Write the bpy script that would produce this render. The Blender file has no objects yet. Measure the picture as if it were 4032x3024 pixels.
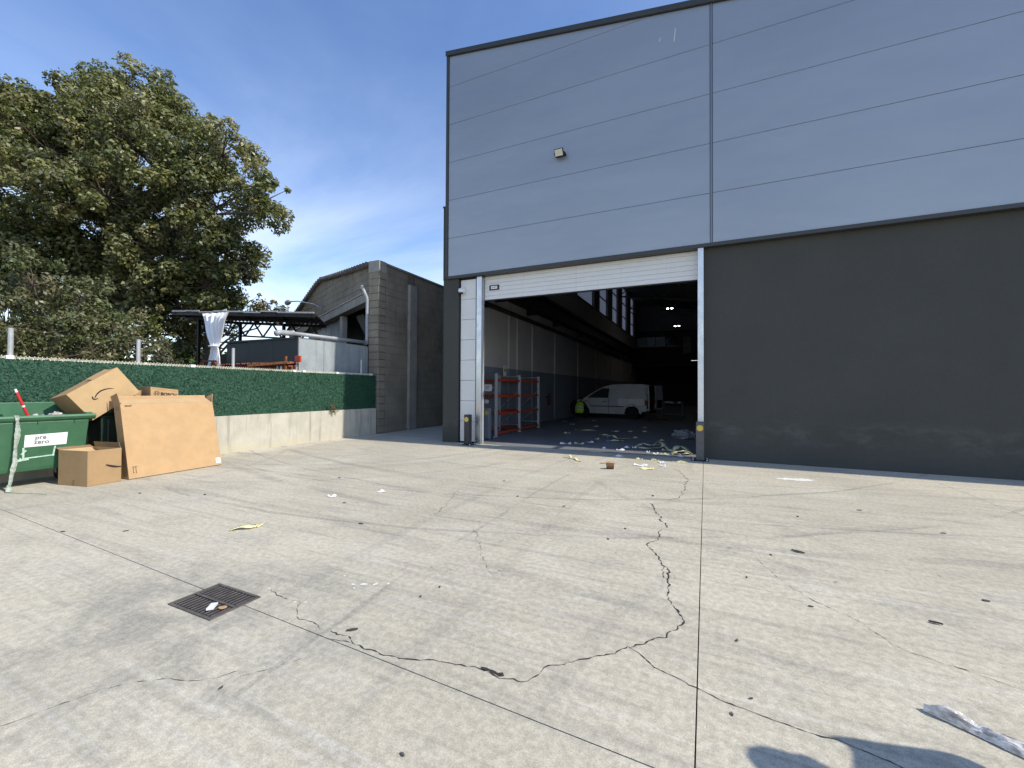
import bpy, bmesh, math, random
import numpy as np
from mathutils import Vector, Matrix, Quaternion
random.seed(7); rng = np.random.default_rng(11)
sc = bpy.context.scene
COL = sc.collection
R = math.radians

# ------------------------------------------------------------------ camera
yaw, pitch, roll = R(24.826), R(0.783), R(0.30)
fw = Vector((-math.sin(yaw)*math.cos(pitch), math.cos(yaw)*math.cos(pitch), math.sin(pitch)))
r0 = Vector((math.cos(yaw), math.sin(yaw), 0)); u0 = r0.cross(fw)
rr = math.cos(roll)*r0 + math.sin(roll)*u0; uu = -math.sin(roll)*r0 + math.cos(roll)*u0
cam = bpy.data.cameras.new('camera'); camo = bpy.data.objects.new('camera', cam); COL.objects.link(camo)
cam.sensor_width = 36; cam.lens = 14.712; cam.clip_end = 3000; cam.clip_start = .05
m = Matrix.Identity(4)
for i in range(3):
    m[i][0] = rr[i]; m[i][1] = uu[i]; m[i][2] = -fw[i]
m[2][3] = 1.5
camo.matrix_world = m; sc.camera = camo

# ------------------------------------------------------------------ world, sun, exposure
SUN_EL, SUN_AZ = R(43), R(87)          # azimuth from +Y towards +X
W = bpy.data.worlds.new('World'); sc.world = W; W.use_nodes = True
nt = W.node_tree; N = nt.nodes; Lk = nt.links
bg = N['Background']; bg.inputs['Strength'].default_value = .145
sky = N.new('ShaderNodeTexSky'); sky.sky_type = 'NISHITA'; sky.sun_disc = False
sky.sun_elevation = SUN_EL; sky.sun_rotation = SUN_AZ
sky.air_density = 1.0; sky.dust_density = .25; sky.ozone_density = 1.6
tc = N.new('ShaderNodeTexCoord'); sep = N.new('ShaderNodeSeparateXYZ'); Lk.new(tc.outputs['Generated'], sep.inputs[0])
def wmath(op, a, b=None, c=None):
    n = N.new('ShaderNodeMath'); n.operation = op
    for i, v in enumerate((a, b, c)):
        if v is None: continue
        if isinstance(v, (int, float)): n.inputs[i].default_value = v
        else: Lk.new(v, n.inputs[i])
    return n.outputs[0]
zz = wmath('ADD', wmath('MAXIMUM', sep.outputs[2], 0.0), .12)
comb = N.new('ShaderNodeCombineXYZ')
Lk.new(wmath('DIVIDE', sep.outputs[0], zz), comb.inputs[0]); Lk.new(wmath('DIVIDE', sep.outputs[1], zz), comb.inputs[1])
mp = N.new('ShaderNodeMapping'); mp.inputs['Rotation'].default_value = (0, 0, R(62)); mp.inputs['Scale'].default_value = (.55, .9, 1)
mp.inputs['Location'].default_value = (3.4, 1.7, 0)
Lk.new(comb.outputs[0], mp.inputs[0])
cn = N.new('ShaderNodeTexNoise'); cn.inputs['Scale'].default_value = .62; cn.inputs['Detail'].default_value = 9
cn.inputs['Roughness'].default_value = .58; cn.inputs['Distortion'].default_value = .9
Lk.new(mp.outputs[0], cn.inputs['Vector'])
cr = N.new('ShaderNodeMapRange'); cr.inputs[1].default_value = .30; cr.inputs[2].default_value = .78
Lk.new(cn.outputs['Fac'], cr.inputs[0])
hz = N.new('ShaderNodeMapRange'); hz.inputs[1].default_value = .62; hz.inputs[2].default_value = .02; hz.inputs[3].default_value = .14; hz.inputs[4].default_value = 1.2
Lk.new(sep.outputs[2], hz.inputs[0])
cf = wmath('MULTIPLY', cr.outputs[0], hz.outputs[0]); cf = wmath('MINIMUM', cf, .85)
mixc = N.new('ShaderNodeMix'); mixc.data_type = 'RGBA'
Lk.new(cf, mixc.inputs[0])
hs = N.new('ShaderNodeHueSaturation'); hs.inputs['Hue'].default_value = .508; hs.inputs['Saturation'].default_value = 1.18; hs.inputs['Value'].default_value = 1.22
Lk.new(sky.outputs[0], hs.inputs['Color'])
Lk.new(hs.outputs[0], mixc.inputs[6]); mixc.inputs[7].default_value = (7.6, 8.0, 8.6, 1)
Lk.new(mixc.outputs[2], bg.inputs['Color'])
sun = bpy.data.lights.new('sun', 'SUN'); sun.energy = 4.0; sun.angle = R(.55); sun.color = (1, .93, .82)
suno = bpy.data.objects.new('sun', sun); COL.objects.link(suno)
sd = Vector((math.sin(SUN_AZ)*math.cos(SUN_EL), math.cos(SUN_AZ)*math.cos(SUN_EL), math.sin(SUN_EL)))
suno.rotation_euler = sd.to_track_quat('Z', 'Y').to_euler(); suno.location = (20, 0, 30)
vs = sc.view_settings; vs.view_transform = 'Standard'; vs.look = 'None'; vs.exposure = 0.38; vs.gamma = 1.0; vs.use_curve_mapping = False
sc.cycles.max_bounces = 6; sc.cycles.diffuse_bounces = 4; sc.cycles.transparent_max_bounces = 16

# ------------------------------------------------------------------ helpers
ORG = {}
def tag(o, label=None, cat=None, group=None, kind=None):
    if label: o['label'] = label
    if cat: o['category'] = cat; o['kind'] = 'thing'
    if group: o['group'] = group
    if kind: o['kind'] = kind
    return o
def link(o, parent=None):
    COL.objects.link(o)
    if parent is not None: o.parent = parent
    return o
def empty(name, loc=(0, 0, 0), label=None, cat=None, group=None, rz=0, kind=None):
    o = bpy.data.objects.new(name, None); link(o); o.location = loc; o.rotation_euler.z = rz
    o.empty_display_size = .1
    ORG[o] = Vector(loc)
    return tag(o, label, cat, group, kind)

class MB:
    def __init__(s): s.v = []; s.f = []; s.mi = []; s.cur = 0
    def add(s, vs, fs):
        b = len(s.v); s.v += [tuple(v) for v in vs]
        for f in fs: s.f.append(tuple(i+b for i in f)); s.mi.append(s.cur)
        return s
    def box(s, a, b):
        x0, y0, z0 = a; x1, y1, z1 = b
        x0, x1 = min(x0, x1), max(x0, x1); y0, y1 = min(y0, y1), max(y0, y1); z0, z1 = min(z0, z1), max(z0, z1)
        return s.add([(x0,y0,z0),(x1,y0,z0),(x1,y1,z0),(x0,y1,z0),(x0,y0,z1),(x1,y0,z1),(x1,y1,z1),(x0,y1,z1)],
                     [(0,3,2,1),(4,5,6,7),(0,1,5,4),(1,2,6,5),(2,3,7,6),(3,0,4,7)])
    def obox(s, o, ax, ay, az):      # corner + three edge vectors
        o, ax, ay, az = map(Vector, (o, ax, ay, az))
        P = [o, o+ax, o+ax+ay, o+ay]; P += [q+az for q in P]
        fl = ax.cross(ay).dot(az) < 0
        F = [(0,3,2,1),(4,5,6,7),(0,1,5,4),(1,2,6,5),(2,3,7,6),(3,0,4,7)]
        return s.add(P, [f[::-1] for f in F] if fl else F)
    def bar(s, a, b, w, h=None, up=(0, 0, 1)):
        a, b = Vector(a), Vector(b); h = h or w; d = (b-a)
        up = Vector(up)
        if abs(d.normalized().dot(up)) > .98: up = Vector((1, 0, 0))
        x = d.cross(up).normalized(); y = x.cross(d).normalized()
        return s.obox(a-x*w/2-y*h/2, x*w, y*h, d)
    def tube(s, pts, rad, n=8, cap=True):
        pts = [Vector(p) for p in pts]; k = len(pts)
        if isinstance(rad, (int, float)): rad = [rad]*k
        rings = []; prev = None
        for i in range(k):
            d = (pts[min(i+1, k-1)]-pts[max(i-1, 0)])
            d = d.normalized() if d.length > 1e-9 else Vector((0, 0, 1))
            if prev is None:
                x = d.orthogonal().normalized()
            else:
                x = (prev-d*prev.dot(d)); x = x.normalized() if x.length > 1e-6 else d.orthogonal().normalized()
            prev = x; y = d.cross(x)
            rings.append([pts[i]+(x*math.cos(2*math.pi*j/n)+y*math.sin(2*math.pi*j/n))*rad[i] for j in range(n)])
        vs = [v for r in rings for v in r]; fs = []
        for i in range(k-1):
            for j in range(n):
                a = i*n+j; b = i*n+(j+1) % n; fs.append((a, b, b+n, a+n))
        if cap: fs.append(tuple(range(n))[::-1]); fs.append(tuple((k-1)*n+j for j in range(n)))
        return s.add(vs, fs)
    def prism(s, poly, o, ax, ay, d):   # 2d polygon in plane (o, ax, ay) extruded by vector d
        o, ax, ay, d = map(Vector, (o, ax, ay, d)); n = len(poly)
        A = [o+ax*p[0]+ay*p[1] for p in poly]; B = [q+d for q in A]
        area = sum(poly[i][0]*poly[(i+1) % n][1]-poly[(i+1) % n][0]*poly[i][1] for i in range(n))
        flip = (area > 0) == (ax.cross(ay).dot(d) > 0)
        F = [tuple(range(n))[::-1], tuple(range(n, 2*n))] + [(i, (i+1) % n, n+(i+1) % n, n+i) for i in range(n)]
        return s.add(A+B, F if flip else [f[::-1] for f in F])
    def lathe(s, prof, o=(0, 0, 0), ax=(0, 0, 1), n=20):
        o = Vector(o); ax = Vector(ax).normalized(); x = ax.orthogonal().normalized(); y = ax.cross(x); k = len(prof)
        vs = [o+ax*h+(x*math.cos(2*math.pi*j/n)+y*math.sin(2*math.pi*j/n))*r for r, h in prof for j in range(n)]
        fs = [(i*n+j, i*n+(j+1) % n, (i+1)*n+(j+1) % n, (i+1)*n+j) for i in range(k-1) for j in range(n)]
        fs += [tuple(range(n))[::-1], tuple((k-1)*n+j for j in range(n))]
        return s.add(vs, fs)
    def grid(s, fn, nu, nv):
        vs = [fn(i/nu, j/nv) for i in range(nu+1) for j in range(nv+1)]
        fs = [(i*(nv+1)+j, (i+1)*(nv+1)+j, (i+1)*(nv+1)+j+1, i*(nv+1)+j+1) for i in range(nu) for j in range(nv)]
        return s.add(vs, fs)
    def build(s, name, mat, parent=None, bevel=0, smooth=False, local=False, label=None, cat=None, group=None, kind=None, base=None):
        o = Vector((0, 0, 0))
        if parent is not None and not local: o = ORG[parent]
        elif base is not None: o = Vector(base)
        me = bpy.data.meshes.new(name)
        me.from_pydata([tuple(Vector(v)-o) for v in s.v], [], s.f)
        if isinstance(mat, (list, tuple)):
            for q in mat: me.materials.append(q)
            me.polygons.foreach_set('material_index', s.mi)
        else: me.materials.append(mat)
        if smooth: me.polygons.foreach_set('use_smooth', [True]*len(s.f))
        me.update()
        ob = bpy.data.objects.new(name, me); link(ob, parent)
        if parent is None: ob.location = o
        ORG[ob] = o
        if bevel:
            b = ob.modifiers.new('bevel', 'BEVEL'); b.width = bevel; b.segments = 2; b.limit_method = 'ANGLE'; b.angle_limit = R(40)
            b.harden_normals = False
        return tag(ob, label, cat, group, kind)
def B(a, b): return MB().box(a, b)

def baked(ob):     # apply modifiers, no ops
    dg = bpy.context.evaluated_depsgraph_get()
    me = bpy.data.meshes.new_from_object(ob.evaluated_get(dg))
    old = ob.data; ob.modifiers.clear(); ob.data = me
    return ob

def text(name, body, size, o, ax, ay, mat, parent, ex=.0008, align='LEFT', bold=0, local=False):
    c = bpy.data.curves.new(name, 'FONT'); c.body = body; c.size = size; c.extrude = ex; c.align_x = align; c.offset = bold
    c.resolution_u = 3
    t = bpy.data.objects.new(name, c); COL.objects.link(t)
    dg = bpy.context.evaluated_depsgraph_get()
    me = bpy.data.meshes.new_from_object(t.evaluated_get(dg)); bpy.data.objects.remove(t); bpy.data.curves.remove(c)
    ax, ay, o = Vector(ax).normalized(), Vector(ay).normalized(), Vector(o); az = ax.cross(ay)
    og = Vector((0, 0, 0)) if local else ORG[parent]
    for v in me.vertices: v.co = o+ax*v.co.x+ay*v.co.y+az*v.co.z-og
    me.materials.clear(); me.materials.append(mat)
    ob = bpy.data.objects.new(name, me); link(ob, parent); ORG[ob] = og
    return ob

# ------------------------------------------------------------------ materials
MATS = {}
class NT:
    def __init__(s, name):
        s.m = bpy.data.materials.new(name); s.m.use_nodes = True; s.t = s.m.node_tree; s.n = s.t.nodes; s.l = s.t.links
        s.b = s.n['Principled BSDF']; s.pos = s.n.new('ShaderNodeNewGeometry').outputs['Position']
    def inp(s, i, v):
        if v is None: return
        if hasattr(v, 'links') or isinstance(v, bpy.types.NodeSocket): s.l.new(v, i)
        else: i.default_value = v
    def math(s, op, a, b=None, c=None, clamp=False):
        n = s.n.new('ShaderNodeMath'); n.operation = op; n.use_clamp = clamp
        for i, v in enumerate((a, b, c)): s.inp(n.inputs[i], v)
        return n.outputs[0]
    def map(s, v, sc=(1, 1, 1), rot=(0, 0, 0), loc=(0, 0, 0)):
        n = s.n.new('ShaderNodeMapping'); s.l.new(v, n.inputs[0]); n.inputs['Scale'].default_value = sc; n.inputs['Rotation'].default_value = rot; n.inputs['Location'].default_value = loc
        return n.outputs[0]
    def noise(s, v, scale, detail=5, rough=.55, dist=0, out='Fac'):
        n = s.n.new('ShaderNodeTexNoise'); s.l.new(v, n.inputs['Vector']); n.inputs['Scale'].default_value = scale; n.inputs['Detail'].default_value = min(detail, 4)
        n.inputs['Roughness'].default_value = rough; n.inputs['Distortion'].default_value = dist
        return n.outputs[out]
    def ramp(s, v, a, b, lo=0., hi=1., smooth=True):
        n = s.n.new('ShaderNodeMapRange'); n.interpolation_type = 'SMOOTHSTEP' if smooth else 'LINEAR'
        s.inp(n.inputs[0], v); n.inputs[1].default_value = a; n.inputs[2].default_value = b; n.inputs[3].default_value = lo; n.inputs[4].default_value = hi
        return n.outputs[0]
    def mix(s, f, a, b, mode='MIX'):
        n = s.n.new('ShaderNodeMix'); n.data_type = 'RGBA'; n.blend_type = mode; s.inp(n.inputs[0], f)
        for i, v in ((6, a), (7, b)):
            s.inp(n.inputs[i], v if not isinstance(v, tuple) else (v+(1,) if len(v) == 3 else v))
        return n.outputs[2]
    def xyz(s, v):
        n = s.n.new('ShaderNodeSeparateXYZ'); s.l.new(v, n.inputs[0]); return n.outputs
    def bump(s, h, strength=.3, dist=.01):
        n = s.n.new('ShaderNodeBump'); n.inputs['Strength'].default_value = strength; n.inputs['Distance'].default_value = dist; s.l.new(h, n.inputs['Height'])
        s.l.new(n.outputs[0], s.b.inputs['Normal'])
    def fin(s, col, rough=.7, metal=0., spec=.5):
        s.inp(s.b.inputs['Base Color'], col if not isinstance(col, tuple) else col+(1,)); s.inp(s.b.inputs['Roughness'], rough)
        s.inp(s.b.inputs['Metallic'], metal); s.inp(s.b.inputs['Specular IOR Level'], spec)
        return s.m
def mat(name, col, rough=.7, metal=0., var=.12, scale=3., bump=0., bscale=60., bdist=.004, spec=.4, streak=0.):
    t = NT(name); n1 = t.noise(t.pos, scale, 6, .6); n2 = t.noise(t.pos, scale*9, 3, .6)
    k = t.math('ADD', t.math('MULTIPLY', n1, .7), t.math('MULTIPLY', n2, .3))
    f = t.ramp(k, .3, .7)
    lo = tuple(max(0, c*(1-var)) for c in col); hi = tuple(min(1, c*(1+var)) for c in col)
    c = t.mix(f, lo, hi)
    if streak:
        st = t.noise(t.map(t.pos, (7, 7, .35)), 1.0, 5, .6)
        c = t.mix(t.ramp(st, .5, .72, 0, streak), c, tuple(q*.45 for q in col))
    if bump: t.bump(t.noise(t.pos, bscale, 4, .6), bump, bdist)
    rg = t.ramp(n1, .25, .75, max(0, rough-.08), min(1, rough+.08))
    return t.fin(c, rg, metal, spec)
def emit(name, col, st):
    t = NT(name); t.b.inputs['Emission Color'].default_value = col+(1,); t.b.inputs['Emission Strength'].default_value = st
    return t.fin(col, .4)

# yard concrete : stains, tyre sweeps, scuffs, fine grain
def yard_material(name, base=(.565, .523, .41)):
    t = NT(name); P = t.pos
    X, Y, Z = t.xyz(P)
    big = t.noise(P, .35, 4, .55, .6); mid = t.noise(t.map(P, (1, 1.6, 1), (0, 0, .35)), 1.6, 7, .62, .4)
    fine = t.noise(P, 22, 6, .65); grit = t.noise(P, 160, 3, .7)
    c = t.mix(t.ramp(big, .3, .7), tuple(b*.9 for b in base), tuple(min(1, b*1.12) for b in base))
    pale = t.noise(t.map(P, loc=(5, 21, 0)), 1.1, 4, .6, .6); c = t.mix(t.ramp(pale, .52, .72, 0, .3), c, (.70, .675, .57))
    c = t.mix(t.ramp(mid, .45, .75, 0, .38), c, (.33, .315, .27))
    warm = t.noise(t.map(P, loc=(7, 3, 0)), .9, 4, .6)
    c = t.mix(t.ramp(warm, .5, .75, 0, .22), c, (.56, .50, .42))
    # drag streaks in two directions
    for ang, sx, sy, lo, hi, amt, col in ((.12, .5, 9, .52, .74, .36, (.27, .26, .23)), (-.5, .5, 15, .54, .76, .34, (.26, .25, .225)), (.95, .5, 17, .55, .76, .3, (.27, .26, .235)), (.3, .4, 18, .56, .72, .4, (.7, .68, .61))):
        st = t.noise(t.map(P, (sx, sy, 1), (0, 0, ang), (ang*9, 2, 0)), 1.0, 5, .55, .5)
        c = t.mix(t.ramp(st, lo, hi, 0, amt), c, col)
    # tyre arcs: centre, radius, half width, strength, colour
    arcs = [(-3.0, 22.5, 18.2, .13, .6, 0), (-3.0, 22.5, 16.6, .13, .55, 0), (-1.0, 30, 24.4, .12, .4, 0), (-1.0, 30, 25.9, .12, .4, 0), (-9.6, 9.8, 4.7, .12, .55, 0), (-9.6, 9.8, 6.2, .12, .5, 0),
            (-12.5, 3.2, 4.9, .1, .5, 0), (-12.5, 3.2, 6.3, .04, .35, 1), (4.5, 1.5, 5.2, .1, .4, 0), (4.5, 1.5, 6.7, .1, .35, 0), (40, 5.0, 41.6, .1, .4, 0), (40, 5.0, 42.9, .1, .4, 0),
            (-14.2, 4.5, 13.0, .02, .28, 1), (-20, -14, 26.3, .02, .3, 1), (9, 14, 12.8, .1, .4, 0), (-6, -22, 25.6, .11, .45, 0), (-6, -22, 27.1, .11, .45, 0), (6, 9, 6.3, .11, .35, 0), (-9.6, 9.8, 5.15, .04, .6, 0), (-9.6, 9.8, 5.3, .03, .6, 0), (-9.6, 9.8, 3.6, .05, .5, 0), (-3, 22.5, 17.4, .04, .6, 0), (-3, 22.5, 15.3, .04, .5, 0), (40, 5, 42.25, .035, .5, 0), (-5.5, 15.5, 10.6, .05, .55, 0), (-5.5, 15.5, 12.1, .05, .55, 0)]
    wob = t.math('MULTIPLY', t.math('SUBTRACT', t.noise(P, .8, 3, .5), .5), .22)
    brk = t.ramp(t.noise(t.map(P, loc=(3, 9, 0)), .75, 5, .6, .8), .36, .56)
    lug = t.ramp(t.noise(P, 34, 2, .5), .35, .6, .5, 1)
    for i, (cx, cy, r, w, a, kind) in enumerate(arcs):
        dx = t.math('SUBTRACT', X, cx); dy = t.math('SUBTRACT', Y, cy)
        d = t.math('SQRT', t.math('ADD', t.math('MULTIPLY', dx, dx), t.math('MULTIPLY', dy, dy)))
        d = t.math('ABSOLUTE', t.math('ADD', t.math('SUBTRACT', d, r), wob))
        f = t.math('MULTIPLY', t.ramp(d, w*.35, w*.8, a*(.5 if w > .09 else .8), 0), t.math('MULTIPLY', brk, lug))
        c = t.mix(f, c, (.19, .185, .175) if kind == 0 else (.7, .685, .63))
    # drips and oil near the drain and scattered blots
    blot = t.noise(t.map(P, loc=(11, 5, 0)), 3.2, 5, .55, .7)
    c = t.mix(t.ramp(blot, .68, .76, 0, .35), c, (.2, .195, .18))
    spl = t.noise(t.map(P, loc=(1, 15, 0)), 9.0, 3, .5, .5)
    c = t.mix(t.ramp(spl, .72, .77, 0, .5), c, (.11, .108, .1))
    dx = t.math('SUBTRACT', X, -3.2); dy = t.math('SUBTRACT', Y, 1.75)
    dd = t.math('SQRT', t.math('ADD', t.math('MULTIPLY', dx, dx), t.math('MULTIPLY', t.math('MULTIPLY', dy, dy), 2)))
    c = t.mix(t.math('MULTIPLY', t.ramp(dd, .25, 1.7, .45, 0), t.ramp(mid, .3, .6)), c, (.2, .2, .185))
    c = t.mix(t.ramp(fine, .36, .64, 0, .6), c, t.mix(1.0, c, (.66, .655, .65), 'MULTIPLY'))
    c = t.mix(t.ramp(grit, .38, .62, 0, .5), c, t.mix(1.0, c, (.5, .5, .5), 'MULTIPLY'))
    g3 = t.noise(P, 60, 3, .6); c = t.mix(t.ramp(g3, .42, .66, 0, .4), c, t.mix(1.0, c, (1.3, 1.3, 1.28), 'MULTIPLY'))
    peb = t.noise(P, 75, 2, .5)
    c = t.mix(t.ramp(peb, .68, .74, 0, .45), c, (.15, .145, .13))
    t.bump(t.math('ADD', t.math('MULTIPLY', fine, .6), t.math('MULTIPLY', grit, .4)), .35, .006)
    return t.fin(c, t.ramp(mid, .3, .7, .72, .92), 0, .35)
YARD = yard_material('yard_concrete'); STRIP = yard_material('pale_gutter_concrete', (.62, .585, .48))

def panel_material():
    t = NT('coated_panel'); P = t.pos
    n = t.noise(t.map(P, (.25, 1, .8)), 1.0, 3, .5); n2 = t.noise(P, 30, 3, .6); dr = t.noise(t.map(P, (3, 3, .2)), 1., 4, .6)
    c = t.mix(t.ramp(n, .3, .7), (.292, .326, .368), (.322, .357, .398))
    c = t.mix(t.ramp(dr, .55, .8, 0, .25), c, (.33, .35, .39))
    t.bump(t.math('ADD', t.noise(t.map(P, (.5, 1, 1.2)), 1.4, 2, .5), t.math('MULTIPLY', n2, .015)), .5, .03)
    oi = t.n.new('ShaderNodeObjectInfo').outputs['Random']; c = t.mix(t.ramp(oi, 0, 1, 0, .16), c, t.mix(1.0, c, (.86, .87, .88), 'MULTIPLY'))
    return t.fin(c, t.ramp(n2, .3, .7, .30, .40), .35, .5)
PANEL = panel_material()
TRIM = mat('dark_grey_trim', (.05, .053, .054), .45, .2, .1, 2, .05)
def stucco_material():
    t = NT('dark_stucco'); P = t.pos; X, Y, Z = t.xyz(P)
    n = t.noise(P, .8, 5, .6); n2 = t.noise(P, 18, 4, .65); n3 = t.noise(P, 120, 3, .7)
    c = t.mix(t.ramp(n, .3, .7), (.061, .063, .057), (.068, .070, .063))
    band = t.math('MULTIPLY', t.ramp(Z, .28, .52), t.ramp(Z, .98, .72))
    ef = t.noise(t.map(P, (1.5, 1.5, 3.0)), 1.6, 6, .65, .4)
    c = t.mix(t.math('MULTIPLY', t.math('MULTIPLY', band, t.ramp(ef, .40, .74)), .45), c, (.135, .137, .13))
    sc_ = t.noise(t.map(P, (5, 5, 1.2)), 2.2, 4, .7)
    c = t.mix(t.ramp(sc_, .74, .82, 0, .3), c, (.16, .16, .155))
    dr = t.noise(t.map(P, (6, 6, .3)), 1., 4, .6); c = t.mix(t.ramp(dr, .58, .8, 0, .2), c, (.085, .087, .083))
    c = t.mix(t.ramp(n2, .4, .7, 0, .25), c, (.045, .047, .045))
    t.bump(t.math('ADD', t.math('MULTIPLY', n2, .5), t.math('MULTIPLY', n3, .6)), .5, .008)
    return t.fin(c, .88, 0, .25)
STUCCO = stucco_material()
def galv():
    t = NT('galvanised_steel'); P = t.pos
    v = t.n.new('ShaderNodeTexVoronoi'); t.l.new(P, v.inputs['Vector']); v.inputs['Scale'].default_value = 55
    n = t.noise(P, 4, 4, .6)
    c = t.mix(t.ramp(v.outputs['Distance'], .1, .6), (.5, .52, .54), (.62, .64, .66))
    return t.fin(c, t.ramp(n, .3, .7, .26, .42), .9, .5)
GALV = galv()
WHITEP = mat('white_door_panel', (.66, .66, .64), .42, 0, .04, 2, .03, 40, spec=.5, streak=.15)
BLACK = mat('black_rubber', (.012, .012, .013), .6, 0, .1)
DGREY = mat('dark_painted_steel', (.05, .052, .055), .5, .3, .15, 8, .1)
LGREY = mat('light_grey_steel', (.42, .43, .44), .45, .3, .1, 8)
YELLOW = mat('yellow_reflector', (.62, .46, .08), .4, 0, .1, 20)
WHITE = mat('white_plastic', (.75, .75, .74), .4, 0, .05)
def floor_material():
    t = NT('workshop_floor'); P = t.pos; n = t.noise(P, .7, 6, .6, .4); f = t.noise(P, 12, 5, .6)
    c = t.mix(t.ramp(n, .3, .7), (.15, .155, .165), (.22, .225, .235)); c = t.mix(t.ramp(f, .45, .75, 0, .4), c, (.05, .05, .05))
    return t.fin(c, t.ramp(n, .3, .7, .5, .75), 0, .35)
FLOOR = floor_material()
def inner_wall_material():
    t = NT('painted_inner_wall'); P = t.pos; X, Y, Z = t.xyz(P); n = t.noise(P, 1.2, 5, .6); st = t.noise(t.map(P, (5, 5, .3)), 1., 4, .6)
    lowc = t.ramp(Z, 2.31, 2.325)
    c = t.mix(lowc, (.22, .24, .27), (.54, .52, .48)); c = t.mix(t.ramp(n, .4, .75, 0, .35), c, t.mix(1., c, (.7, .7, .7), 'MULTIPLY'))
    c = t.mix(t.ramp(st, .55, .8, 0, .3), c, (.12, .12, .12))
    return t.fin(c, .8, 0, .3)
INWALL = inner_wall_material()
INDARK = mat('shade_dark_inner_cladding', (.045, .045, .05), .8, 0, .2, 1)  # near-black tone carries the dimness of the hall's far end
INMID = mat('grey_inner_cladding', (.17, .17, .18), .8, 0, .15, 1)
def pane(name, col, fac=.8):
    t = NT(name); tr = t.n.new('ShaderNodeBsdfTranslucent'); tr.inputs[0].default_value = col+(1,)
    mx = t.n.new('ShaderNodeMixShader'); mx.inputs[0].default_value = fac
    t.fin(tuple(c*.5 for c in col), .5); t.l.new(t.b.outputs[0], mx.inputs[1]); t.l.new(tr.outputs[0], mx.inputs[2])
    t.l.new(mx.outputs[0], t.n['Material Output'].inputs[0]); return t.m
MILKY = pane('milky_clerestory_pane', (.58, .57, .6))
GLASS = mat('dark_glass', (.02, .022, .024), .08, 0, .1, 2, spec=.6)
ORANGE = mat('orange_rack_beam', (.46, .06, .02), .45, 0, .1, 9)
PAPER = mat('white_paper', (.78, .78, .77), .7, 0, .04, 12)
PAPERY = mat('yellow_paper', (.72, .66, .34), .75, 0, .08, 14)
PAPERG = mat('greenish_yellow_foam_strip', (.52, .54, .34), .8, 0, .12, 14)
PAPERB = mat('blue_plastic', (.10, .25, .5), .5, 0, .1, 14)
INK = mat('black_print', (.02, .017, .015), .7, 0, .2, 90)
INKG = mat('grey_print', (.13, .14, .15), .6, 0, .05)
INKP = mat('pale_print', (.62, .60, .50), .6, 0, .05)
def card(name, col):
    t = NT(name); P = t.pos; n = t.noise(P, 5, 5, .6); fl = t.noise(t.map(P, (1, 1, 1)), 90, 4, .65); cr = t.noise(P, 2.2, 4, .6, 1.2)
    c = t.mix(t.ramp(n, .3, .7), tuple(q*.93 for q in col), tuple(min(1, q*1.05) for q in col)); c = t.mix(t.ramp(fl, .4, .7, 0, .25), c, tuple(q*.8 for q in col))
    c = t.mix(t.ramp(cr, .62, .75, 0, .3), c, tuple(q*.75 for q in col))
    t.bump(t.math('ADD', n, t.math('MULTIPLY', fl, .15)), .25, .012)
    return t.fin(c, .85, 0, .2)
CARD = card('tan_cardboard', (.455, .30, .158)); CARD2 = card('pale_cardboard', (.48, .335, .18)); CARD3 = card('brown_and_shaded_cardboard', (.36, .24, .125)); CARDIN = card('inner_cardboard', (.27, .18, .095))  # brown card; the darker copy also paints shade on carton sides
BIN = mat('green_bin_plastic', (.038, .118, .058), .42, 0, .14, 2.5, .12, 30, .004, .45, .2)
BINL = mat('green_bin_rim', (.05, .145, .075), .45, 0, .14, 4)
BIND = mat('dark_green_bin', (.012, .03, .02), .5, 0, .15, 4)
TAPE = mat('pale_tape_residue', (.42, .56, .47), .5, 0, .2, 30)
STRAPM = mat('clouded_plastic_strap', (.33, .38, .32), .3, 0, .25, 30, .5, 30, .02)
RED = mat('red_paint', (.55, .03, .03), .4, 0, .15, 8)
BAG = mat('pale_plastic_bag', (.42, .39, .37), .35, 0, .2, 14, .6, 18, .02)
BAGB = mat('black_bag', (.012, .012, .013), .35, 0, .2, 14, .6, 18, .02)
def hedge_material():
    t = NT('artificial_hedge'); P = t.pos; n = t.noise(P, 26, 4, .65); b = t.noise(P, 2.5, 4, .6)
    at = t.n.new('ShaderNodeAttribute'); at.attribute_name = 'Col'
    c = t.mix(t.ramp(n, .3, .7), (.014, .05, .032), (.04, .115, .068)); c = t.mix(t.ramp(b, .35, .7, 0, .5), c, (.03, .085, .055))
    t.bump(n, .8, .02)
    return t.fin(c, .6, 0, .3)
HEDGE = hedge_material()
def blade_material():
    t = NT('plastic_hedge_blades'); at = t.n.new('ShaderNodeAttribute'); at.attribute_name = 'Col'
    return t.fin(at.outputs['Color'], .5, 0, .35)
BLADES = blade_material()
CREAM = mat('cream_coated_wire', (.84, .82, .66), .4, 0, .06, 20)
def lowwall_material():
    t = NT('low_wall_concrete'); P = t.pos; X, Y, Z = t.xyz(P)
    st = t.noise(t.map(P, (6, 6, .45)), 1.0, 6, .62, .3); n = t.noise(P, 2.2, 6, .6); f = t.noise(P, 30, 5, .65)
    c = t.mix(t.ramp(n, .3, .7), (.42, .40, .335), (.51, .487, .41)); c = t.mix(t.ramp(st, .50, .70, 0, .8), c, (.27, .26, .225)); c = t.mix(t.ramp(f, .5, .75, 0, .35), c, (.33, .32, .28))
    wz = t.math('MULTIPLY', t.ramp(Z, .30, .02, 0, 1), t.ramp(n, .35, .6)); c = t.mix(t.math('MULTIPLY', wz, .5), c, (.5, .44, .3))
    t.bump(f, .4, .008)
    return t.fin(c, .9, 0, .25)
LOWWALL = lowwall_material()
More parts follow.
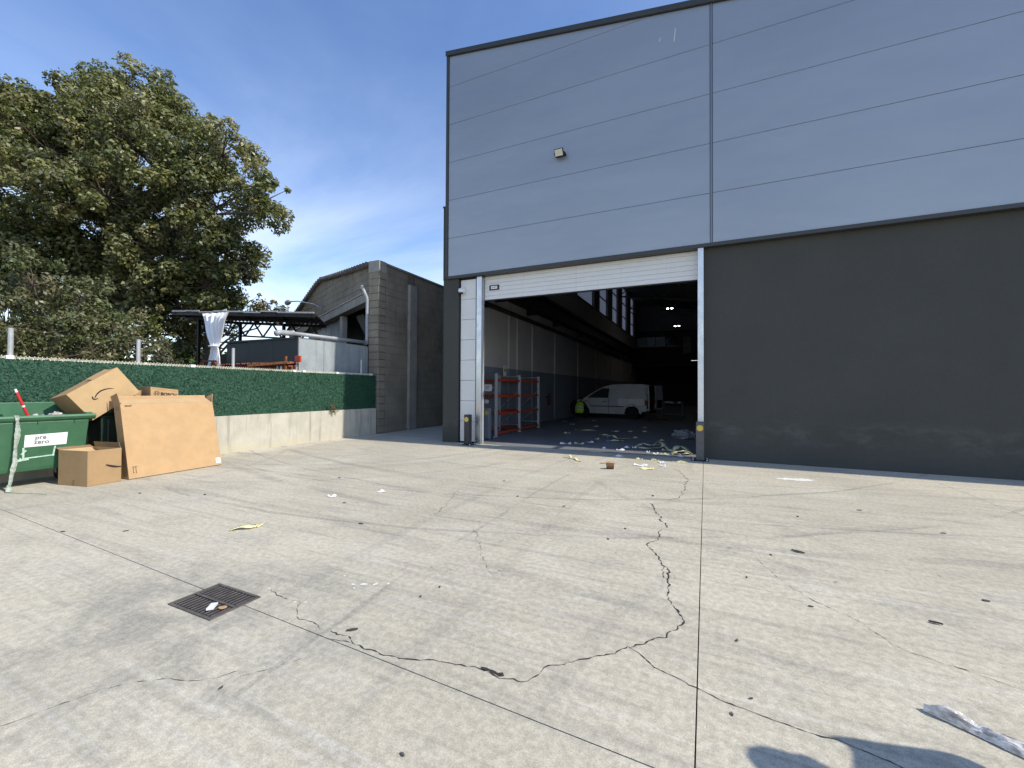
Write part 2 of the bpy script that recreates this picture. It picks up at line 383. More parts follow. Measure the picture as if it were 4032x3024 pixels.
def block_material(name, col):
    t = NT(name); P = t.pos; n = t.noise(P, 1.1, 6, .62, .4); f = t.noise(P, 26, 5, .7); st = t.noise(t.map(P, (4, 4, .4)), 1., 5, .6)
    oi = t.n.new('ShaderNodeObjectInfo').outputs['Random']
    c = t.mix(t.ramp(n, .3, .7), tuple(q*.78 for q in col), tuple(q*1.15 for q in col))
    c = t.mix(t.math('MULTIPLY', oi, .3), c, tuple(q*1.3 for q in col))
    c = t.mix(t.ramp(st, .55, .75, 0, .5), c, tuple(q*.45 for q in col)); c = t.mix(t.ramp(f, .5, .7, 0, .4), c, tuple(q*.7 for q in col))
    t.bump(f, .6, .01)
    return t.fin(c, .92, 0, .2)
BLOCK = block_material('weathered_concrete_block', (.255, .226, .177)); MORTAR = mat('old_mortar', (.17, .15, .12), .95, 0, .2, 6)
SMOOTHC = mat('grey_cast_concrete', (.30, .285, .255), .85, 0, .2, 2, .3, 30, streak=.4)
SHEET = mat('weathered_metal_sheet', (.33, .37, .39), .5, .15, .14, 2.5, .1, 14, streak=.45)
SHEETD = mat('shaded_green_grey_sheet', (.03, .041, .043), .6, .1, .15, 2)  # shade of the sunless shed end put into the sheet colour
DPIPE = mat('grey_drain_pipe', (.33, .35, .37), .4, 0, .1, 6, streak=.2)
RUST = mat('rusty_steel', (.25, .09, .035), .85, .2, .4, 9, .5, 40)
TERRA = mat('terracotta_tile', (.22, .07, .04), .85, 0, .25, 7, .3, 40)
ROOFT = mat('weathered_roof_tile', (.13, .115, .10), .9, 0, .35, 5, .4, 30)
CLOTH = mat('white_curtain_cloth', (.86, .86, .87), .75, 0, .05, 5, .2, 30)
BLKST = mat('black_steel', (.018, .018, .02), .6, .2, .2, 5)
CHROME = mat('bright_flue_steel', (.6, .6, .6), .2, 1, .08, 4)
BARK = mat('oak_bark', (.10, .08, .06), .95, 0, .3, 6, .8, 20, .03)
CRACK = mat('crack_dirt', (.035, .032, .028), .95, 0, .4, 30)
IRON = mat('cast_iron', (.125, .112, .10), .7, .3, .3, 14, .4, 50)
SCRAP = mat('dark_flattened_scrap', (.075, .07, .065), .85, 0, .35, 30)
PALEM = mat('pale_chalky_smear', (.70, .69, .64), .85, 0, .15, 20)
def film_material():
    t = NT('crumpled_clear_film'); P = t.pos; n = t.noise(P, 25, 4, .6)
    t.b.inputs['Alpha'].default_value = .8
    return t.fin(t.mix(t.ramp(n, .3, .7), (.36, .33, .29), (.82, .80, .76)), .2, 0, .6)
FILM = film_material()
def leaf_material(name, sat=1.0, trans=.28):
    t = NT(name); at = t.n.new('ShaderNodeAttribute'); at.attribute_name = 'Col'
    c = at.outputs['Color']; t.fin(c, .42, 0, .45)
    tr = t.n.new('ShaderNodeBsdfTranslucent'); t.l.new(t.mix(1.0, c, (1.25, 1.3, .55), 'MULTIPLY'), tr.inputs[0])
    mx = t.n.new('ShaderNodeMixShader'); mx.inputs[0].default_value = trans; t.l.new(t.b.outputs[0], mx.inputs[1]); t.l.new(tr.outputs[0], mx.inputs[2])
    t.l.new(mx.outputs[0], t.n['Material Output'].inputs[0]); return t.m
LEAF = leaf_material('oak_leaves')
VANW = mat('white_van_paint', (.55, .57, .59), .3, 0, .04, 2, spec=.5)
VANP = mat('paler_white_panel_patch', (.8, .82, .85), .28, 0, .03, 2, spec=.5)
TYRE = mat('tyre_rubber', (.018, .018, .018), .85, 0, .2, 20)
RIM = mat('steel_rim', (.33, .33, .34), .45, .7, .1, 9)
REDL = mat('red_tail_light', (.5, .015, .02), .15, 0, .05, spec=.6)
VEST = mat('hi_vis_vest', (.42, .72, .03), .65, 0, .08, 10)
SILVER = mat('reflective_tape', (.72, .74, .74), .35, .1, .05)
CLOTHD = mat('dark_work_clothes', (.022, .024, .03), .9, 0, .2, 10)
SKIN = mat('skin', (.45, .27, .19), .6, 0, .06, 12)
HAIR = mat('dark_hair', (.02, .015, .012), .7, 0, .3, 40)
LAMP = emit('lit_lamp', (1., .96, .88), 22.0); LAMPW = emit('warm_headlight', (1., .78, .42), 3.0)
EARTH = mat('earth_ground', (.16, .14, .10), .95, 0, .3, .5, .4, 6, .03)

# ================================================================== SETTING: ground and yard
B((-700, -700, -.3), (700, 900, -.06)).build('ground', EARTH, kind='structure')
yard = empty('yard', (0, 0, 0), kind='structure')
yb = lambda x: 1.763-.0365*x                       # long joint through the drain
xd = lambda y: -3.1-.035*y                          # tight joint in line with the drain
def slab(poly): return MB().prism(poly, (0, 0, -.055), (1, 0, 0), (0, 1, 0), (0, 0, .055)).build('slab', YARD, yard)
g = .0032; h = .0016
TOPY = 10.14
slab([(-9.5, -14), (xd(-14)-h, -14), (xd(yb(-3.2))-h, yb(-3.2)-g), (-9.5, yb(-9.5)-g)])
slab([(xd(-14)+h, -14), (-.04-g, -14), (-.04-g, yb(0)-g), (xd(yb(-3.2))+h, yb(-3.2)-g)])
slab([(-.04+g, -14), (16, -14), (16, yb(16)-g), (-.04+g, yb(0)-g)])
slab([(-9.5, yb(-9.5)+g), (xd(yb(-3.2))-h, yb(-3.2)+g), (xd(TOPY)-h, TOPY), (-6.86, TOPY), (-6.86, 45), (-9.95, 45), (-9.95, 10.9), (-9.5, 10.9)])
slab([(xd(yb(-3.2))+h, yb(-3.2)+g), (-.04-g, yb(0)+g), (-.04-g, TOPY), (xd(TOPY)+h, TOPY)])
slab([(-.04+g, yb(0)+g), (3.5-g, yb(3.5)+g), (3.5-g, TOPY), (-.04+g, TOPY)])
slab([(3.5+g, yb(3.5)+g), (16, yb(16)+g), (16, TOPY), (3.5+g, TOPY)])
B((-10.02, -14, -.055), (-9.508, 10.86, .002)).build('gutter_strip', STRIP, yard)

def ribbon(mb, pts, w, jit, seed, z=.0022, gaps=0.):
    rn = random.Random(seed); P = []
    for (a, b) in zip(pts[:-1], pts[1:]):
        L = math.dist(a, b); k = max(2, int(L/.022))
        for i in range(k):
            t = i/k; P.append((a[0]+(b[0]-a[0])*t, a[1]+(b[1]-a[1])*t))
    P.append(pts[-1]); n = len(P); off = 0; vs = []; W_ = []
    for i, q in enumerate(P):
        a = P[max(0, i-1)]; c = P[min(n-1, i+1)]; d = Vector((c[0]-a[0], c[1]-a[1])).normalized(); nx = Vector((-d.y, d.x))
        off = off*.75+rn.uniform(-jit, jit); ww = w*(.45+rn.random()**2*1.4)*(.35 if i in (0, n-1) else 1)
        if rn.random() < gaps: ww *= .12
        vs += [(q[0]+nx.x*(off-ww/2), q[1]+nx.y*(off-ww/2), z), (q[0]+nx.x*(off+ww/2), q[1]+nx.y*(off+ww/2), z)]
    mb.add(vs, [(2*i, 2*i+2, 2*i+3, 2*i+1) for i in range(n-1)])
cracks = [
 ([(-2.94,2.09),(-2.75,2.05),(-2.6,2.05),(-2.45,1.92),(-2.29,1.9),(-2.17,1.88)], .004, .012, .3),
 ([(-2.11,1.91),(-1.97,1.9),(-1.86,1.87),(-1.67,1.86),(-1.48,1.9),(-1.32,1.94),(-1.15,1.99),(-1.06,2.0),(-.97,1.99),(-.86,1.99),(-.82,2.04),(-.78,2.14),(-.69,2.24),(-.61,2.31),(-.52,2.38),(-.41,2.53)], .007, .011, .05),
 ([(-1.1,1.995),(-1.05,2.0),(-1.0,1.992),(-.96,1.988)], .026, .006, 0),
 ([(-1.88,1.868),(-1.97,1.85),(-2.04,1.835)], .004, .006, .2),
 ([(-.41,2.53),(-.32,2.62),(-.25,2.69),(-.2,2.71),(-.19,2.77),(-.13,2.94),(-.17,3.07),(-.24,3.22),(-.26,3.31),(-.27,3.49),(-.26,3.72),(-.32,3.82),(-.4,4.0),(-.52,4.28),(-.43,4.44),(-.44,4.73),(-.41,4.81)], .011, .012, .06),
 ([(-.37,4.89),(-.49,5.23),(-.6,5.6),(-.65,5.85)], .014, .016, .05),
 ([(-.48,6.1),(-.34,6.26),(-.29,6.88),(-.28,7.61),(-.51,8.59)], .011, .02, .3),
 ([(-.27,3.49),(-.32,3.58),(-.34,3.71),(-.32,3.82)], .006, .01, .1),
 ([(-.41,2.53),(-.32,2.47),(-.25,2.41),(-.16,2.37),(-.08,2.33),(-.02,2.32),(.06,2.29),(.16,2.27),(.26,2.26),(.36,2.25),(.43,2.24),(.51,2.24),(.7,2.2),(.95,2.1)], .006, .005, .05),
 ([(.39,4.38),(.48,4.1),(.58,3.83),(.69,3.66),(.81,3.56),(.9,3.46),(.96,3.35),(1.0,3.21),(1.08,3.15),(1.16,3.13),(1.25,3.11),(1.35,3.06),(1.45,3.0),(1.7,2.9)], .0045, .008, .25),
 ([(-2.83,.75),(-2.8,.82),(-2.76,.93),(-2.71,1.05),(-2.65,1.13),(-2.52,1.23),(-2.37,1.29),(-2.3,1.35),(-2.25,1.43)], .0035, .006, .3),
 ([(-2.2,1.4),(-2.1,1.55),(-2.0,1.68),(-1.95,1.8)], .0025, .006, .5),
 ([(-3.33,5.35),(-3.05,4.6),(-2.95,4.1)], .006, .02, .4), ([(-2.3,4.0),(-1.95,3.5),(-1.55,3.0)], .005, .015, .35),
]
for i, (pts, w, j, gp) in enumerate(cracks):
    mb = MB(); ribbon(mb, pts, w*.85, j, i, gaps=gp); mb.build('crack', CRACK, yard)
# chalky smear by the dark wall and small white splashes beside the drain
def blob(mb, x, y, rx, ry, z, seed, n=16, rot=0.):
    rn = random.Random(seed); pts = []
    for i in range(n):
        a = 2*math.pi*i/n; k = .6+.55*rn.random(); px, py = rx*k*math.cos(a), ry*k*math.sin(a)
        pts.append((x+px*math.cos(rot)-py*math.sin(rot), y+px*math.sin(rot)+py*math.cos(rot), z))
    mb.add(pts, [tuple(range(n))])
mb = MB(); blob(mb, 1.4, 8.5, .34, .13, .003, 3, 22, .2); mb.build('chalk_smear', PALEM, yard)
for k, (x, y, r) in enumerate([(-2.45,2.42,.025),(-2.38,2.46,.035),(-2.3,2.5,.03),(-2.22,2.55,.02),(-2.62,2.5,.018),(-2.5,2.6,.015),(-2.55,2.08,.016),(-2.62,2.05,.02),(-2.96,2.1,.014),(-2.4,2.38,.016)]):
    mb = MB(); blob(mb, x, y, r*.9, r*.55, .003, 40+k, 11, k*.7); mb.build('paint_splash', PALEM, yard)

# ------------------------------------------------------------------ drain grate
gr = empty('drain_grate', (-3.14, 1.82, 0), 'rusty cast iron drain grate set in the concrete yard', 'drain grate')
x0, x1, y0, y1 = -3.36, -2.92, 1.67, 1.97
B((x0, y0, -.02), (x1, y1, .0035)).build('pit_shade_sheet', BLACK, gr)  # black sheet stands in for the dark of an unbuilt pit
mb = MB()
for a, b in (((x0-.02, y0-.02), (x1+.02, y0)), ((x0-.02, y1), (x1+.02, y1+.02)), ((x0-.02, y0), (x0, y1)), ((x1, y0), (x1+.02, y1))): mb.box((*a, -.01), (*b, .008))
mb.build('frame', IRON, gr)
B((x0, 1.812, -.01), (x1, 1.832, .0085)).build('centre_rib', IRON, gr)
base = MB().box((-.0065, -.063, .0005), (.0065, .063, .0072)); me0 = None
for i in range(12):
    for yc in (1.74, 1.901):
        xx = x0+.02+i*(x1-x0-.04)/11
        if me0 is None:
            o = base.build('bar', IRON, gr, local=True, bevel=.001); me0 = o.data
        else:
            o = bpy.data.objects.new('bar', me0); link(o, gr)
        o.location = (xx+3.14, yc-1.82, 0)
mb = MB().obox((-3.03, 1.70, .0135), (.028, .03, 0), (-.05, .06, .0), (0, 0, .012)); mb.build('white_scrap', WHITE, label='white plastic scrap lying on the drain grate', cat='litter', base=(-3.03, 1.7, .0135))
mb = MB(); blob(mb, -2.97, 1.77, .03, .025, .016, 5); mb.build('dry_leaf', CARD, label='dry tan leaf on the corner of the drain grate', cat='leaf')

# ================================================================== WAREHOUSE
RACKM = mat('zinc_rack_steel', (.55, .56, .57), .4, .3, .08, 9)
wh = empty('warehouse', (-6.88, 10.0, 0), 'large grey panelled warehouse with an open loading door and dark lower walls', 'warehouse')
ctop = lambda x: 11.04-.160*(x+6.63)
def clip_below(poly, f):      # keep part of convex poly (x,z) with z<=f(x) (f linear)
    out = []; n = len(poly)
    for i in range(n):
        a, b = poly[i], poly[(i+1) % n]; da, db = f(a[0])-a[1], f(b[0])-b[1]
        if da >= 0: out.append(a)
        if da*db < 0: t = da/(da-db); out.append((a[0]+(b[0]-a[0])*t, a[1]+(b[1]-a[1])*t))
    return out
PH = 1.0895
for cx0, cx1 in ((-6.655, .09), (.145, 6.9), (6.955, 13.9)):
    for k in range(6):
        a, b = 4.715+PH*k, 4.715+PH*(k+1)-.007
        p = clip_below([(cx0, a), (cx1, a), (cx1, b), (cx0, b)], ctop)
        if len(p) < 3: continue
        MB().prism(p, (0, 10.01, 0), (1, 0, 0), (0, 0, 1), (0, .07, 0)).build('facade_panel', PANEL, wh, bevel=.004)
MB().prism([(-6.66, 4.70), (13.9, 4.70), (13.9, ctop(13.9)), (-6.66, ctop(-6.66))], (0, 10.045, 0), (1, 0, 0), (0, 0, 1), (0, .15, 0)).build('facade_backing', mat('seam_backing_grey', (.13, .15, .18), .6), wh)  # grey backing seen through the open panel seams
for xx in (.117, 6.927): B((xx-.018, 9.995, 4.70), (xx+.018, 10.05, ctop(xx))).build('joint_cover', mat('joint_cover_strip', (.19, .21, .25), .4, .3, .05), wh, bevel=.003)
MB().prism([(-6.76, ctop(-6.76)+.005), (13.95, ctop(13.95)+.005), (13.95, ctop(13.95)+.135), (-6.76, ctop(-6.76)+.135)], (0, 9.95, 0), (1, 0, 0), (0, 0, 1), (0, .42, 0)).build('coping', TRIM, wh, bevel=.006)
B((-6.745, 9.985, 4.70), (-6.66, 10.4, ctop(-6.745)+.002)).build('corner_trim', TRIM, wh, bevel=.004)
B((-6.70, 9.992, 4.635), (13.9, 10.26, 4.712)).build('panel_base_trim', TRIM, wh, bevel=.003)
mb = MB(); 
pts = []
for i in range(7):
    a = math.pi/2*i/6; pts.append((-6.88+.09-.09*math.cos(a), 10.06+.09-.09*math.sin(a)))
mb.prism(pts+[(-6.33, 10.06), (-6.33, 10.9), (-6.88, 10.9)], (0, 0, 0), (1, 0, 0), (0, 1, 0), (0, 0, 4.634)).build('corner_pier', STUCCO, wh)
B((-6.88, 10.10, 4.64), (-6.75, 12.0, 6.75)).build('upper_pier', STUCCO, wh)
B((-6.90, 10.085, 6.752), (-6.745, 12.0, 6.79)).build('pier_cap', TRIM, wh)
B((-.035, 10.15, 0), (13.9, 10.36, 4.634)).build('front_wall', STUCCO, wh)
for x_, z_, h_ in ((-.64, 9.38, .30), (-.96, 9.5, .08)): MB().bar((x_, 10.008, z_), (x_+.03, 10.008, z_+h_), .014, .003, up=(0, 1, 0)).build('scratch', PALEM, wh)
# fixed white panel left of the door: black frame and stacked sections
B((-6.33, 10.16, .0), (-5.765, 10.22, 4.63)).build('side_panel_frame', BLACK, wh)
for k in range(8):
    z0 = .05+k*.57; z1 = min(z0+.562, 4.585)
    o = MB()
    o.box((-6.285, 10.115, z0), (-5.805, 10.159, z1))
    q = o.build('side_panel_section', WHITEP, wh, bevel=.006)
    for j in range(1, 5):
        if z0+j*.113 < z1-.02: B((-6.283, 10.112, z0+j*.113), (-5.807, 10.1145, z0+j*.113+.006)).build('rib', WHITEP, q)
B((-5.76, 10.08, 0), (-5.60, 10.21, 4.632)).build('door_post', GALV, wh, bevel=.006)
B((-5.598, 10.13, 0), (-5.575, 10.2, 4.6)).build('guide_rail', LGREY, wh, bevel=.003)
B((-.155, 10.02, 0), (-.037, 10.20, 4.632)).build('door_post', GALV, wh, bevel=.006)
# raised sectional door, lower edge at four metres
for k in range(6):
    z0 = 3.985+k*.113
    B((-5.573, 10.205, z0), (-.157, 10.245, min(z0+.107, 4.633))).build('door_slat', WHITEP, wh, bevel=.008)
B((-5.573, 10.215, 3.985), (-.157, 10.24, 4.633)).build('door_backing', LGREY, wh)
B((-5.573, 10.20, 3.955), (-.157, 10.25, 3.983)).build('door_seal', BLACK, wh)
dh = B((-5.42, 10.185, 4.235), (-5.12, 10.204, 4.375)).build('door_window', BLACK, wh, bevel=.02)
B((-5.365, 10.178, 4.265), (-5.17, 10.1845, 4.345)).build('pane', PAPER, dh, bevel=.01)
text('print', 'gandini', .045, (-5.34, 10.176, 4.29), (1, 0, 0), (0, 0, 1), INK, dh, bold=.001) if False else None
for q in range(3): B((-5.33+q*.05, 10.1755, 4.29+q*.008), (-5.29+q*.05, 10.1775, 4.305+q*.008)).build('print_mark', INK, dh)
# interior
IX = -6.98; BY = 48.0
B((IX, 10.165, -.05), (13.7, BY, .002)).build('workshop_floor', FLOOR, wh)
B((IX-.15, 10.91, 0), (IX, BY, 7.12)).build('inner_side_wall', INWALL, wh)
B((IX-.15, 10.91, 0), (IX-.155, BY, 7.12)).build('outer_side_wall', STUCCO, wh)
rz = lambda x: 11.0-.16*(x+6.63)
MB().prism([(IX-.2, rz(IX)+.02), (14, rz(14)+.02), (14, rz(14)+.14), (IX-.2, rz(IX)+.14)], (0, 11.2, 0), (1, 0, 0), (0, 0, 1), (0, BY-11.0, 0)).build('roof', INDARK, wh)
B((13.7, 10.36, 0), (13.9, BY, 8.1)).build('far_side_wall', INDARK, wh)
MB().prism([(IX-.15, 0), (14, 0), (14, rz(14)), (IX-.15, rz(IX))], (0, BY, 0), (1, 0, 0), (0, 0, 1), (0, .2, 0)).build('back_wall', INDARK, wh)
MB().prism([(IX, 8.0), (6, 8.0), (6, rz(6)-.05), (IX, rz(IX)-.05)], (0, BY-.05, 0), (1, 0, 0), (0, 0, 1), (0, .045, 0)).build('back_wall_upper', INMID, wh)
# clerestory: piers between milky windows
wins = [(14.6, 17.2), (19.2, 21.8), (24.0, 28.1), (29.7, 32.5), (34.2, 36.7), (38.6, 41.2), (43.3, 45.6)]
ed = [11.2]+[v for w in wins for v in w]+[BY]
for i in range(0, len(ed), 2):
    B((IX-.18, ed[i], 7.12), (IX+.12, ed[i+1], rz(IX))).build('clerestory_pier', INMID, wh)
for a, b in wins:
    w = B((IX-.06, a, 7.14), (IX-.045, b, rz(IX)-.02)).build('clerestory_window', MILKY, wh)
    for zz_ in (8.35, 9.6): B((IX-.045, a, zz_-.04), (IX+.02, b, zz_+.04)).build('mullion', BLKST, w)
    B((IX-.045, a, 7.12), (IX+.05, b, 7.19)).build('sill', BLKST, w)
mb = MB()
mb.box((IX+.05, 10.6, 5.55), (IX+.5, BY-.3, 5.65)); mb.box((IX+.24, 10.6, 5.0), (IX+.30, BY-.3, 5.55)); mb.box((IX+.05, 10.6, 4.9), (IX+.5, BY-.3, 5.0))
mb.build('crane_rail_beam', BLKST, wh)
for yy in (13.6, 16.6, 20.0, 24.5, 29, 34, 39, 44): B((IX, yy-.07, 4.7), (IX+.42, yy+.07, 4.9)).build('beam_bracket', BLKST, wh)
mb = MB(); mb.box((IX+.02, 10.9, 4.40), (IX+.28, BY-.3, 4.43)); mb.box((IX+.02, 10.9, 4.43), (IX+.04, BY-.3, 4.48)); mb.box((IX+.26, 10.9, 4.43), (IX+.28, BY-.3, 4.48))
mb.build('cable_tray', BLKST, wh)
mb = MB().tube([(IX+.06, 12.35, 1.6), (IX+.06, 12.35, 3.0), (IX+.07, 12.34, 4.3), (IX+.1, 12.8, 4.38)], .035, 8); mb.build('cable_drop', BLACK, wh)
for yy, ww in ((14.75, .12), (15.55, .1), (17.2, .16), (20.25, .2), (24.5, .2), (29, .2), (34, .2), (39, .2), (44, .2)):
    B((IX, yy-ww/2, 0), (IX+.06, yy+ww/2, 4.38)).build('wall_pilaster', INWALL, wh)
B((IX, 10.91, 0), (IX+.1, 11.25, 4.4)).build('wall_pilaster', INWALL, wh)
# roof trusses
for yy in (13, 19, 25, 31, 37, 43):
    mb = MB(); a = (IX, yy, rz(IX)-1.35); b = (13.6, yy, rz(13.6)-.75)
    mb.bar(a, b, .12); mb.bar((IX, yy, rz(IX)-.12), (13.6, yy, rz(13.6)-.12), .12)
    for k in range(12):
        t0 = k/12; t1 = (k+1)/12; x0_ = IX+(13.6-IX)*t0; x1_ = IX+(13.6-IX)*t1
        zb = lambda t: a[2]+(b[2]-a[2])*t
        q0 = (x0_, yy, zb(t0)) if k % 2 == 0 else (x0_, yy, rz(x0_)-.12); q1 = (x1_, yy, rz(x1_)-.12) if k % 2 == 0 else (x1_, yy, zb(t1))
        mb.bar(q0, q1, .07)
    mb.build('roof_truss', DGREY, wh)
for xx in (-4.5, -2, .5, 3, 6): B((xx, 10.5, rz(xx)-.1), (xx+.1, BY, rz(xx)-.02)).build('purlin', DGREY, wh)
# office gallery at the back
B((IX, BY-3, 3.9), (8, BY-.06, 4.2)).build('gallery_deck', INDARK, wh)
ow = B((IX, BY-.35, 4.2), (8, BY-.25, 7.4)).build('office_front', mat('office_front_board', (.035, .035, .038), .7), wh)
TEAL = mat('teal_tinted_glass', (.42, .52, .55), .12, 0, .25, 1.5, spec=.6)
for i, (a, b, mt) in enumerate([(-6.9, -5.9, TEAL), (-5.85, -4.95, TEAL), (-4.9, -3.95, TEAL), (-3.8, -3.2, GLASS), (-3.15, -2.6, GLASS)]):
    q = B((a, BY-.375, 6.28), (b, BY-.352, 7.28)).build('office_window', mt, wh)
    B((a-.03, BY-.40, 6.22), (b+.02, BY-.376, 6.275)).build('sill', LGREY, q)
for z0, z1 in ((5.4, 5.95), (6.05, 6.6), (6.65, 7.2)):
    B((-2.15, BY-.375, z0), (-1.4, BY-.352, z1)).build('office_door_pane', mat('dim_pane', (.09, .09, .1), .3), wh)

def pendant(name, loc, label):
    o = empty(name, loc, label, 'lamp', 'ceiling lamps inside the workshop'); x, y, z = loc
    MB().lathe([(.03, .2), (.05, .17), (.13, .07), (.14, .02), (.13, .0)], (x, y, z), (0, 0, 1), 16).build('reflector', DGREY, o)
    for s in (-.16, .16): B((x+s-.065, y-.07, z-.04), (x+s+.065, y+.07, z-.004)).build('lit_tube', LAMP, o)
    MB().tube([(x, y, z+.19), (x, y, z+1.3)], .012, 6).build('rod', DGREY, o)
pendant('pendant_lamp', (-2.55, 35, 7.98), 'upper of two lit ceiling lamps glowing inside the dark workshop')
pendant('pendant_lamp', (-2.25, 39, 7.14), 'lower of two lit ceiling lamps glowing inside the dark workshop')
tl = empty('strip_light', (-.75, 33, 3.68), 'thin lit strip light seen beside the right door post', 'lamp')
B((-.95, 32.97, 3.675), (-.2, 33.03, 3.689)).build('lit_tube', emit('dim_tube', (1., .97, .9), 1.2), tl); B((-.97, 32.94, 3.69), (-.18, 33.06, 3.71)).build('housing', DGREY, tl)
for xx in (-.9, -.25): MB().tube([(xx, 33, 3.74), (xx, 33, 9.3)], .008, 6).build('hanger', DGREY, tl)

# floodlight and dome camera on the front
fl = empty('floodlight', (-3.3, 9.98, 7.4), 'black floodlight with pale glass high on the grey panels', 'floodlight')
q = Matrix.Rotation(R(32), 3, 'X')
def loc_box(o, M3, a, b):
    a, b = Vector(a), Vector(b); ex = M3 @ Vector((b.x-a.x, 0, 0)); ey = M3 @ Vector((0, b.y-a.y, 0)); ez = M3 @ Vector((0, 0, b.z-a.z))
    return MB().obox(Vector(o)+M3 @ a, ex, ey, ez)
fo = (-3.3, 9.84, 7.4)
loc_box(fo, q, (-.115, -.025, -.09), (.115, .025, .09)).build('housing', BLACK, fl, bevel=.008)
loc_box(fo, q, (-.098, -.030, -.074), (.098, -.026, .074)).build('lens', mat('pale_floodlight_glass', (.62, .60, .5), .25, 0, .05), fl)
mb = MB(); mb.bar((-3.425, 9.99, 7.4), (-3.425, 9.84, 7.4), .03, .012); mb.bar((-3.175, 9.99, 7.4), (-3.175, 9.84, 7.4), .03, .012); mb.box((-3.43, 9.985, 7.37), (-3.17, 10.005, 7.43)); mb.build('bracket', BLACK, fl)
dc = empty('dome_camera', (-6.24, 10.1, 4.26), 'white dome security camera on the tall white door panel', 'security camera')
MB().lathe([(.085, 0), (.09, .03), (.075, .05)], (-6.22, 10.112, 4.3), (0, -1, 0), 18).build('mount', WHITE, dc, smooth=True)
MB().lathe([(.078, .05), (.085, .0), (.08, -.03), (.06, -.05)], (-6.22, 10.02, 4.27), (0, 0, 1), 18).build('housing', WHITE, dc, smooth=True)
MB().lathe([(.055, 0), (.05, -.03), (.03, -.05), (.008, -.056)], (-6.22, 10.02, 4.221), (0, 0, 1), 16).build('dome', GLASS, dc, smooth=True)
mb = MB(); mb.bar((-6.22, 10.07, 4.29), (-6.22, 10.02, 4.29), .05, .04); mb.build('arm', WHITE, dc)

# ------------------------------------------------------------------ bollards
def bollard(loc, w, h, label, face, M_, rz_=0.):
    o = empty('bollard', loc, label, 'bollard', 'steel bollards guarding the door')
    x, y, z = loc
    B((x-w/2, y-w/2, .014), (x+w/2, y+w/2, h)).build('post', M_, o, bevel=.012)
    B((x-w*1.05, y-w*1.05, 0.003), (x+w*1.05, y+w*1.05, .0138)).build('base_plate', DGREY, o, bevel=.003)
    dx, dy = face; k = .5*w+.001
    MB().lathe([(.065, 0), (.065, .006)], (x+dx*k, y+dy*k, h-.13), (dx, dy, 0), 20).build('reflector', YELLOW, o)
    for sx in (-1, 1):
        for sy in (-1, 1): MB().lathe([(.016, 0), (.016, .018), (.008, .03)], (x+sx*w*.85, y+sy*w*.85, .0139), (0, 0, 1), 6).build('bolt', GALV, o)
bollard((-5.86, 9.83, 0), .16, .82, 'dark bollard with yellow disc in front of the white panel', (0, -1), DGREY)
bollard((-6.03, 11.28, 0), .17, .93, 'blue-grey bollard just inside the door before the orange rack', (0, -1), mat('blue_grey_paint', (.20, .23, .26), .5, .1, .1, 5))
bollard((-.11, 9.90, 0), .16, .83, 'dark bollard with yellow disc at the right door post', (0, -1), mat('scuffed_grey_paint', (.10, .102, .105), .5, .2, .2, 6))

# ------------------------------------------------------------------ pallet rack
rk = empty('pallet_rack', (-6.4, 13.6, 0), 'low pallet rack with orange beams and galvanised uprights inside the door', 'pallet rack')
FX, BX = -6.03, -6.83; ys = [11.85, 13.68, 15.55]
for yy in ys:
    for xx in (FX, BX):
        mb = MB(); mb.box((xx-.04, yy-.03, .012), (xx+.04, yy-.022, 2.02)); mb.box((xx-.04, yy-.022, .012), (xx-.032, yy+.03, 2.02)); mb.box((xx+.032, yy-.022, .012), (xx+.04, yy+.03, 2.02))
        mb.build('upright', RACKM, rk); B((xx-.07, yy-.06, .003), (xx+.07, yy+.06, .012)).build('foot_plate', GALV, rk)
    for (za, zb_) in ((.25, .85), (.85, 1.45)): MB().bar((BX+.05, yy, za), (FX-.05, yy, zb_), .03, .012).build('brace', GALV, rk)
    for za in (.25, 1.98): MB().bar((BX+.05, yy, za), (FX-.05, yy, za), .03, .03).build('tie', GALV, rk)
for a, b in zip(ys[:-1], ys[1:]):
    for xx in (FX, BX):
        for zc in (.11, .72, 1.29, 1.82): B((xx-.025, a+.04, zc-.04), (xx+.025, b-.04, zc+.04)).build('beam', ORANGE, rk, bevel=.006)
for (yy, zc, w, h_, lb) in ((11.79, 1.56, .30, .22, 'larger white paper notice taped to the rack end'), (11.79, 1.12, .15, .11, 'smaller white paper notice taped lower on the rack end')):
    o = empty('paper_notice', (-6.4, yy, zc), lb, 'notice'); cx = -6.30 if w > .2 else -6.34
    B((cx-w/2, yy-.012, zc-h_/2), (cx+w/2, yy-.01, zc+h_/2)).build('sheet', PAPER, o)
    if w > .2:
        for s1 in (-1, 1):
            for s2 in (-1, 1): B((cx+s1*w*.42-.03, yy-.0145, zc+s2*h_*.5-.012), (cx+s1*w*.42+.03, yy-.0125, zc+s2*h_*.5+.012)).build('tape', RED, o)
    for k in range(3): B((cx-w*.3, yy-.0142, zc+h_*.22-k*h_*.16), (cx+w*(.28-.1*k), yy-.0124, zc+h_*.27-k*h_*.16)).build('print_line', INKG, o)
    MB().bar((BX, yy+.02, zc), (FX, yy+.02, zc), .02, .02).build('carrier_bar', GALV, o)
ws = empty('warning_sign', (IX+.02, 14.3, 2.2), 'small warning sign with yellow triangle on the inner wall', 'sign')
B((IX+.061, 14.15, 2.0), (IX+.07, 14.42, 2.42)).build('plate', PAPER, ws)
MB().prism([(14.17, 2.18), (14.40, 2.18), (14.285, 2.39)], (IX+.0705, 0, 0), (0, 1, 0), (0, 0, 1), (.002, 0, 0)).build('triangle', YELLOW, ws)
